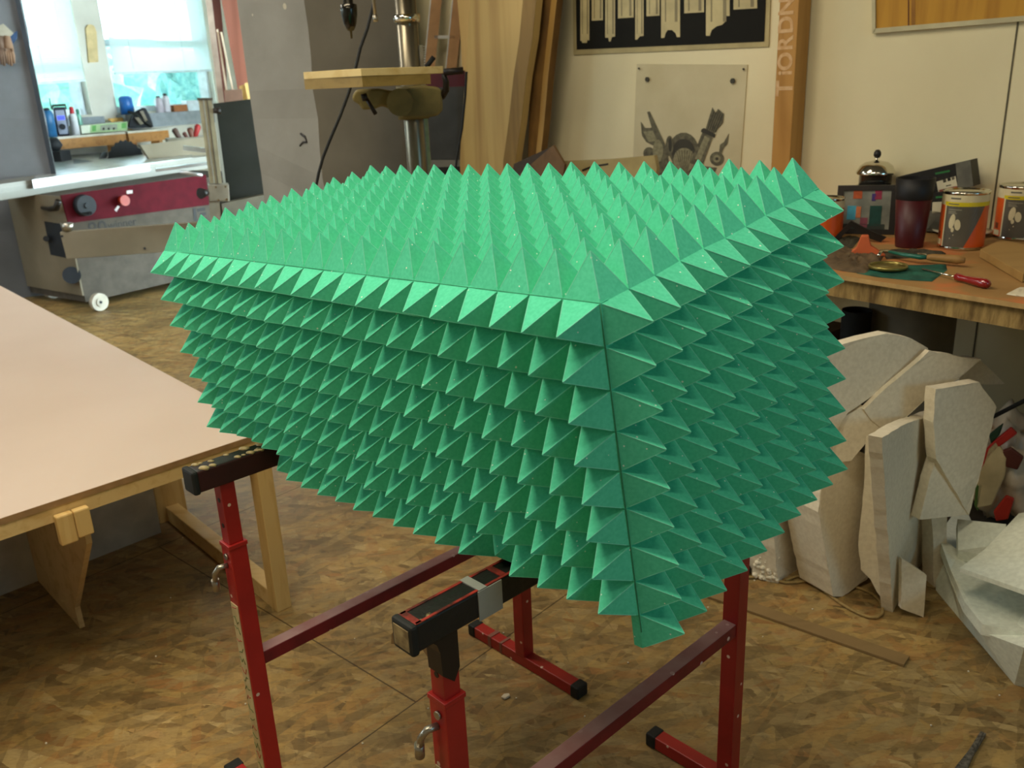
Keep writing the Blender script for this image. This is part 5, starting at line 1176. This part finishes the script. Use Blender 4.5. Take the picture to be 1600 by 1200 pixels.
lb_board('pine_offcut', 'pale pine offcut standing right below the red brown board', [(374, 135), (384, 131), (390, 162), (378, 162)], -.1, M['pine'])
lb_board('pine_offcut', 'taller pale pine offcut next to the pillar edge', [(382, 130), (400, 127), (404, 162), (388, 162)], -.14, M['pine'])
lb_board('brown_crate', 'brown crate behind the dark saw panel', [(350, 141), (378, 139), (381, 165), (353, 165)], -.18, plain('brown_crate', '7a5a4a', rough=.7))

# ================================================================== UNDER AND BESIDE THE BENCH: POLYSTYRENE
def fp(x, y): p = at(x, y, 0); p.z = 0; return p
def sty(label, pts, P, az, deep, mat=None, rough=.003, seed=1, name='polystyrene_slab', tilt=None, zmin=.0):
    P = Vector(P); q = [vp(x, y, P, az) for x, y in pts]
    n = azv(az + 90); n = n if n.dot(Vector((P.x, P.y, 0))) > 0 else -n
    for v in q: v.z = max(v.z, zmin)
    if tilt:
        for v in q: v += n * tilt * v.z
    # subdivide outline with crumbly offsets
    rnd = random.Random(seed); out = []
    for i in range(len(q)):
        a, c = q[i], q[(i+1) % len(q)]; L = (c - a).length; m = max(1, int(L / .025))
        for k in range(m):
            p = a.lerp(c, k / m); 
            if k: p = p + Vector((rnd.uniform(-1, 1), rnd.uniform(-1, 1), rnd.uniform(-1, 1))) * rough * .5
            p.z = max(p.z, zmin); out.append(p)
    b = MB(); b.prism(out, n * deep); return tag(b.build(name, mat or M['styro']), label, 'polystyrene', 'polystyrene offcuts at the right')
F1 = fp(1215, 912)
sty('thick white block at the left of the polystyrene pile with a crumbly corner', [(1215, 912), (1292, 878), (1300, 660), (1195, 660)], F1, 42, .25, seed=1)
# crumbly end of it
b = MB(); rnd = random.Random(4); q0 = fp(1198, 914); q1 = fp(1216, 912)
n_ = azv(42)
p = [vp(x, y, F1, 150) for x, y in ((1216, 911), (1216, 845), (1213, 840), (1200, 843), (1186, 850), (1177, 880), (1175, 896), (1183, 903), (1198, 913))]
for v in p: v.z = max(v.z, 0)
b.prism(p, azv(60) * .12)
for i in range(70):
    u_, v_ = rnd.random(), rnd.random(); c = vp(1179 + 36 * u_, 846 + 62 * v_, F1, 150); c.z = max(c.z, .008)
    tm = bmesh.new(); bmesh.ops.create_icosphere(tm, subdivisions=1, radius=rnd.uniform(.004, .010))
    for w_ in tm.verts: w_.co += c
    b.add(tm, None, True)
tag(b.build('polystyrene_slab', M['styro']), 'crumbly broken end piece at the far left of the polystyrene pile', 'polystyrene', 'polystyrene offcuts at the right')
F2 = fp(1312, 934)
sty('round edged white column standing second from the left in the pile', [(1278, 800), (1288, 730), (1335, 700), (1372, 720), (1372, 880), (1354, 906), (1316, 932), (1302, 932), (1292, 880)], F2, 30, .12, seed=2)
F4 = fp(1395, 957)
sty('tall upright white slab with a narrow bright edge in the middle of the pile', [(1378, 684), (1412, 664), (1462, 645), (1458, 700), (1437, 806), (1456, 812), (1456, 905), (1436, 930), (1395, 957)], F4, 52, .03, seed=3)
sty('narrow bright end board left of the tall upright slab', [(1353, 682), (1378, 684), (1378, 800), (1395, 956), (1370, 925), (1360, 905), (1345, 890), (1341, 850), (1350, 760)], F4 + azv(52) * -.004, -30, .04, seed=4)
F7 = fp(1440, 965)
sty('small thin scrap leaning at the foot of the tall upright slab', [(1409, 873), (1448, 899), (1443, 965), (1408, 951)], F7, 5, .015, seed=5, rough=.001)
# upper pieces
U0 = F4 + azv(60) * .12
sty('upper rounded white slab lit in bands under the bench', [(1290, 560), (1316, 538), (1348, 529), (1385, 521), (1422, 528), (1450, 544), (1450, 552), (1416, 578), (1385, 604), (1350, 628), (1325, 645), (1290, 700), (1270, 700), (1270, 600)], U0 + azv(60) * .02, 20, .03, seed=6)
sty('slanting dark shaded slab lying across the rounded slab', [(1350, 640), (1385, 606), (1420, 577), (1452, 548), (1512, 560), (1533, 561), (1500, 590), (1461, 610), (1440, 630), (1402, 664), (1377, 669), (1360, 655)], U0 - azv(60) * .02, 15, .015, seed=7)
sty('broken white piece under the slanting slab', [(1310, 655), (1350, 635), (1382, 672), (1378, 684), (1355, 690), (1330, 720), (1312, 722), (1296, 690)], U0 + azv(60) * -.03, 10, .06, seed=8)
sty('big grey shaded slab at the right side of the pile', [(1462, 608), (1530, 597), (1557, 636), (1542, 696), (1514, 805), (1463, 718), (1458, 660)], U0 + azv(-40) * .1, 25, .03, seed=9)
sty('bright triangular lower piece of the right slab', [(1463, 716), (1514, 804), (1437, 812), (1452, 750)], U0 + azv(-40) * .08 - azv(60) * .01, 20, .03, seed=10, rough=.001)
sty('dim polystyrene piece behind the right slab', [(1495, 565), (1532, 562), (1570, 600), (1530, 600), (1500, 600)], U0 + azv(60) * .25, 20, .05, seed=11)
sty('white foot piece behind the tall slab', [(1456, 800), (1480, 800), (1476, 925), (1459, 925)], fp(1462, 925) + azv(60) * .03, 10, .05, seed=12)
# pale right group
G0 = fp(1585, 1069)
def hull():
    b = MB()
    # outer skin, ledge and upper boards
    A = fp(1462, 922); B_ = fp(1585, 1070); C_ = fp(1660, 1090)
    T = [dist(x, y, d) for x, y, d in ((1465, 838, 2.55), (1488, 905, 2.35), (1505, 945, 2.25), (1530, 986, 2.12), (1600, 1012, 2.0), (1670, 1035, 1.9))]
    bt = [A, A.lerp(B_, .35), A.lerp(B_, .6), A.lerp(B_, .85), B_, C_]
    back = [p + azv(50) * .28 for p in T]; bb = [p + azv(50) * .28 for p in bt]
    V = T + bt + back + bb; n = 6; Fc = []
    for i in range(n-1):
        Fc.append((i, i+1, n+i+1, n+i)); Fc.append((2*n+i, 3*n+i, 3*n+i+1, 2*n+i+1)); Fc.append((i, 2*n+i, 2*n+i+1, i+1)); Fc.append((n+i, n+i+1, 3*n+i+1, 3*n+i))
    Fc.append((0, n, 3*n, 2*n)); Fc.append((n-1, 3*n-1, 4*n-1, 2*n-1))
    b.raw(V, Fc); return b
tag(hull().build('polystyrene_block', M['styro_cool']), 'large tapering pale block on the floor at the right edge', 'polystyrene', 'polystyrene offcuts at the right')
def lay(label, pts, thick, seed=1, mat=None):
    q = [dist(x, y, d) for x, y, d in pts]; b = MB(); b.prism(q, (0, 0, -thick)); return tag(b.build('polystyrene_board', mat or M['styro_cool']), label, 'polystyrene', 'polystyrene offcuts at the right')
lay('pale wedge shaped board lying on the large tapering block', [(1466, 836, 2.50), (1500, 862, 2.46), (1610, 935, 2.25), (1640, 975, 2.15), (1600, 990, 2.06), (1535, 975, 2.10), (1507, 940, 2.2), (1485, 890, 2.35)], .03)
lay('bright pointed board on top of the pale group at the right edge', [(1500, 887, 2.18), (1539, 858, 2.26), (1592, 802, 2.42), (1660, 790, 2.42), (1680, 925, 2.05), (1600, 922, 2.08)], .012)
lay('pale blue white board standing behind the pointed board', [(1496, 811, 2.5), (1572, 819, 2.46), (1572, 850, 2.42), (1540, 868, 2.36), (1497, 860, 2.42)], .03)
# shopping bag
P = dist(1560, 740, 2.75); a = facing(P); bk2 = Vector((P.x, P.y, 0)).normalized()
b = MB(); t_ = bmesh.new(); bmesh.ops.create_icosphere(t_, subdivisions=4, radius=1); cP = vp(1572, 745, P, a)
for v in t_.verts:
    c = v.co; d = 1 + .13 * math.sin(9*c.x + 3*c.z) + .10 * math.sin(14*c.z + 5*c.y) + .06 * math.sin(23*c.x - 9*c.z)
    v.co = cP + azv(a) * c.x * .12 * d + bk2 * (c.y * .1 * d + .08) + up * c.z * .17 * d
b.add(t_, None, True)
b.bm.verts.ensure_lookup_table()
mz = min(v.co.z for v in b.bm.verts)
t = thing('shopping_bag', 'crumpled white plastic bag with red and green print under the bench', 'bag', Vector((cP.x, cP.y, 0)))
fld = plain('bag_plastic', 'ddd0b6', rough=.35, sc=8, c2='c0a080'); b.build('bag', fld, t)
b = MB(); 
for pts, m in ((((1543, 700), (1556, 688), (1575, 716), (1570, 745), (1550, 790), (1524, 795), (1528, 750)), plain('bag_cream', 'c9b486', rough=.4, sc=20)), (((1516, 730), (1552, 690), (1580, 668), (1590, 678), (1560, 700), (1530, 738), (1520, 760)), plain('bag_red', 'b0261e', rough=.4)),
               (((1552, 800), (1572, 775), (1585, 780), (1575, 812), (1556, 815)), plain('bag_red2', 'b8301f', rough=.4)), (((1524, 760), (1538, 752), (1532, 780), (1528, 800), (1522, 790)), plain('bag_green', '4c6a2c', rough=.5)), (((1545, 680), (1560, 668), (1568, 662), (1562, 680), (1548, 694)), plain('bag_dkgreen', '23402a', rough=.5)),
               (((1565, 705), (1580, 700), (1600, 715), (1590, 735), (1570, 730)), plain('bag_brown', '5a2a20', rough=.4))):
    b.prism([vp(x, y, P - bk2 * .045, a) for x, y in pts], bk2 * .014, m, bev=.004)
b.build('printed_fold', None, t)
q = P.copy(); q.z = 0; b = MB(); b.box(q + bk2 * .12 + azv(a) * .03 + up * (mz - .005) / 2, (.3, .22, mz - .005), a, bev=.01); tag(b.build('crate', plain('dark_crate', '3b3224', rough=.8)), 'dark crate under the bench carrying the crumpled bag', 'crate')
b = MB(); b.cyl(dist(1552, 651, 2.7), dist(1640, 606, 2.6), .006, seg=8); q = dist(1640, 606, 2.6); b.cyl(Vector((q.x, q.y, 0)), q, .006, seg=8); tag(b.build('black_rod', M['rubber']), 'thin black rod slanting above the crumpled bag', 'rod')
# black bin and grey roll under bench
P = at(1340, 620, .25); P = dist(1338, 500, 2.9); P.z = 0
zt2 = vp(1340, 484, P, facing(P)).z
b = MB(); b.lathe(P, [(0, 0), (.04, 0), (.046, zt2), (.042, zt2), (.036, .02), (0, .02)], 24); tag(b.build('black_bin', M['rubber']), 'black bin standing under the bench left of the pile', 'bin')
P2 = dist(1420, 540, 3.0); P2.z = 0
b = MB(); b.cyl(P2 + up * .0, P2 + up * .72, .13, seg=32); tag(b.build('grey_drum', plain('dim_grey_drum', '7b7564', rough=.7)), 'dim grey drum under the bench behind the rounded slab', 'drum')
P3 = dist(1290, 520, 3.0); P3.z = 0
b = MB(); b.box(P3 + up * .3, (.14, .1, .6), 40); tag(b.build('carton', plain('brown_carton', '6b5036', rough=.8)), 'brown carton under the bench beside the black bin', 'box')

# ================================================================== ON THE FLOOR
b = MB(); b.prism([fp(x, y) + up * .0006 for x, y in ((1105, 935), (1115, 924), (1421, 1029), (1412, 1043))], (0, 0, .008), bev=.001); tag(b.build('wood_strip', wood('dusty_strip', '8a7048', '7a623f', rot=(0, 0, .6), stretch=(1, 10, 10))), 'thin dusty wooden strip lying on the floor at the right', 'strip')
def crop2(x, y): return (1140 + x / 2.857, 780 + y / 2.857)
b = MB(); pts = [crop2(*q) for q in ((40, 358), (100, 356), (150, 354), (200, 368), (250, 380), (300, 378), (345, 372), (385, 388), (420, 415), (460, 447), (500, 476), (540, 500), (580, 520), (620, 535), (655, 537), (680, 520), (684, 490), (668, 458), (640, 432), (600, 413), (560, 400), (540, 396))]
b.tube([fp(*q) + up * .006 for q in pts], .0042, 8); pts = [crop2(*q) for q in ((250, 372), (300, 352), (345, 368), (370, 345), (400, 300), (425, 288), (450, 292))]; b.tube([fp(*q) + up * .007 for q in pts], .0038, 8)
tag(b.build('rope', plain('beige_rope', 'a58a55', rough=.9, sc=80)), 'beige rope looping on the floor in front of the polystyrene', 'rope')
c = fp(790, 1090)
b = MB(); b.prism([c + Vector(q) for q in ((-.011, -.004, .001), (-.002, -.010, .001), (.011, .0, .001), (.009, .008, .001), (-.004, .007, .001))], (0, 0, .006), bev=.0015); tag(b.build('white_chip', plain('white_chip', 'dccdb0', rough=.8)), 'small white chip on the floor between the trestles', 'chip')
b = MB(); a, c = fp(1536, 1148), fp(1497, 1212); b.bar(a + up * .004, c + up * .004, .012, .006); b.prism([a + up*.001, c + up*.001 + (c-a).cross(up).normalized() * .011, c + up*.001 - (c-a).cross(up).normalized() * .011], (0, 0, .008)); tag(b.build('metal_file', plain('speckled_steel', '8f8a80', rough=.4, metal=.6, sc=120, c2='55524c')), 'grey metal file on the floor at the bottom right', 'file')
t = thing('hand_clamp', 'black clamp with an orange grip on the floor beside the white block', 'clamp', fp(1160, 905))
b = MB(); b.tube([fp(1150, 905) + up * .012, fp(1164, 897) + up * .014, fp(1176, 880) + up * .012], [.012, .016, .012], 8); b.build('body', M['rubber'], t)
b = MB(); b.cyl(fp(1148, 907) + up * .014, fp(1153, 903) + up * .014, .0175, seg=14); lbl(b.build('grip', plain('orange_grip', 'd98a1c', rough=.4), t), 'orange grip')
# scattered crumbs of foam on the floor under the trestles
b = MB(); rnd = random.Random(21)
for i in range(90):
    p = Vector((rnd.uniform(-1.3, 1.3), rnd.uniform(.9, 3.2), .002)); tm = bmesh.new(); bmesh.ops.create_icosphere(tm, subdivisions=0 if False else 1, radius=rnd.uniform(.0015, .003))
    for v in tm.verts: v.co += p
    b.add(tm)
o = b.build('foam_crumbs', M['styro'], kind='stuff'); tag(o, 'tiny white crumbs scattered over the floor', 'crumbs')
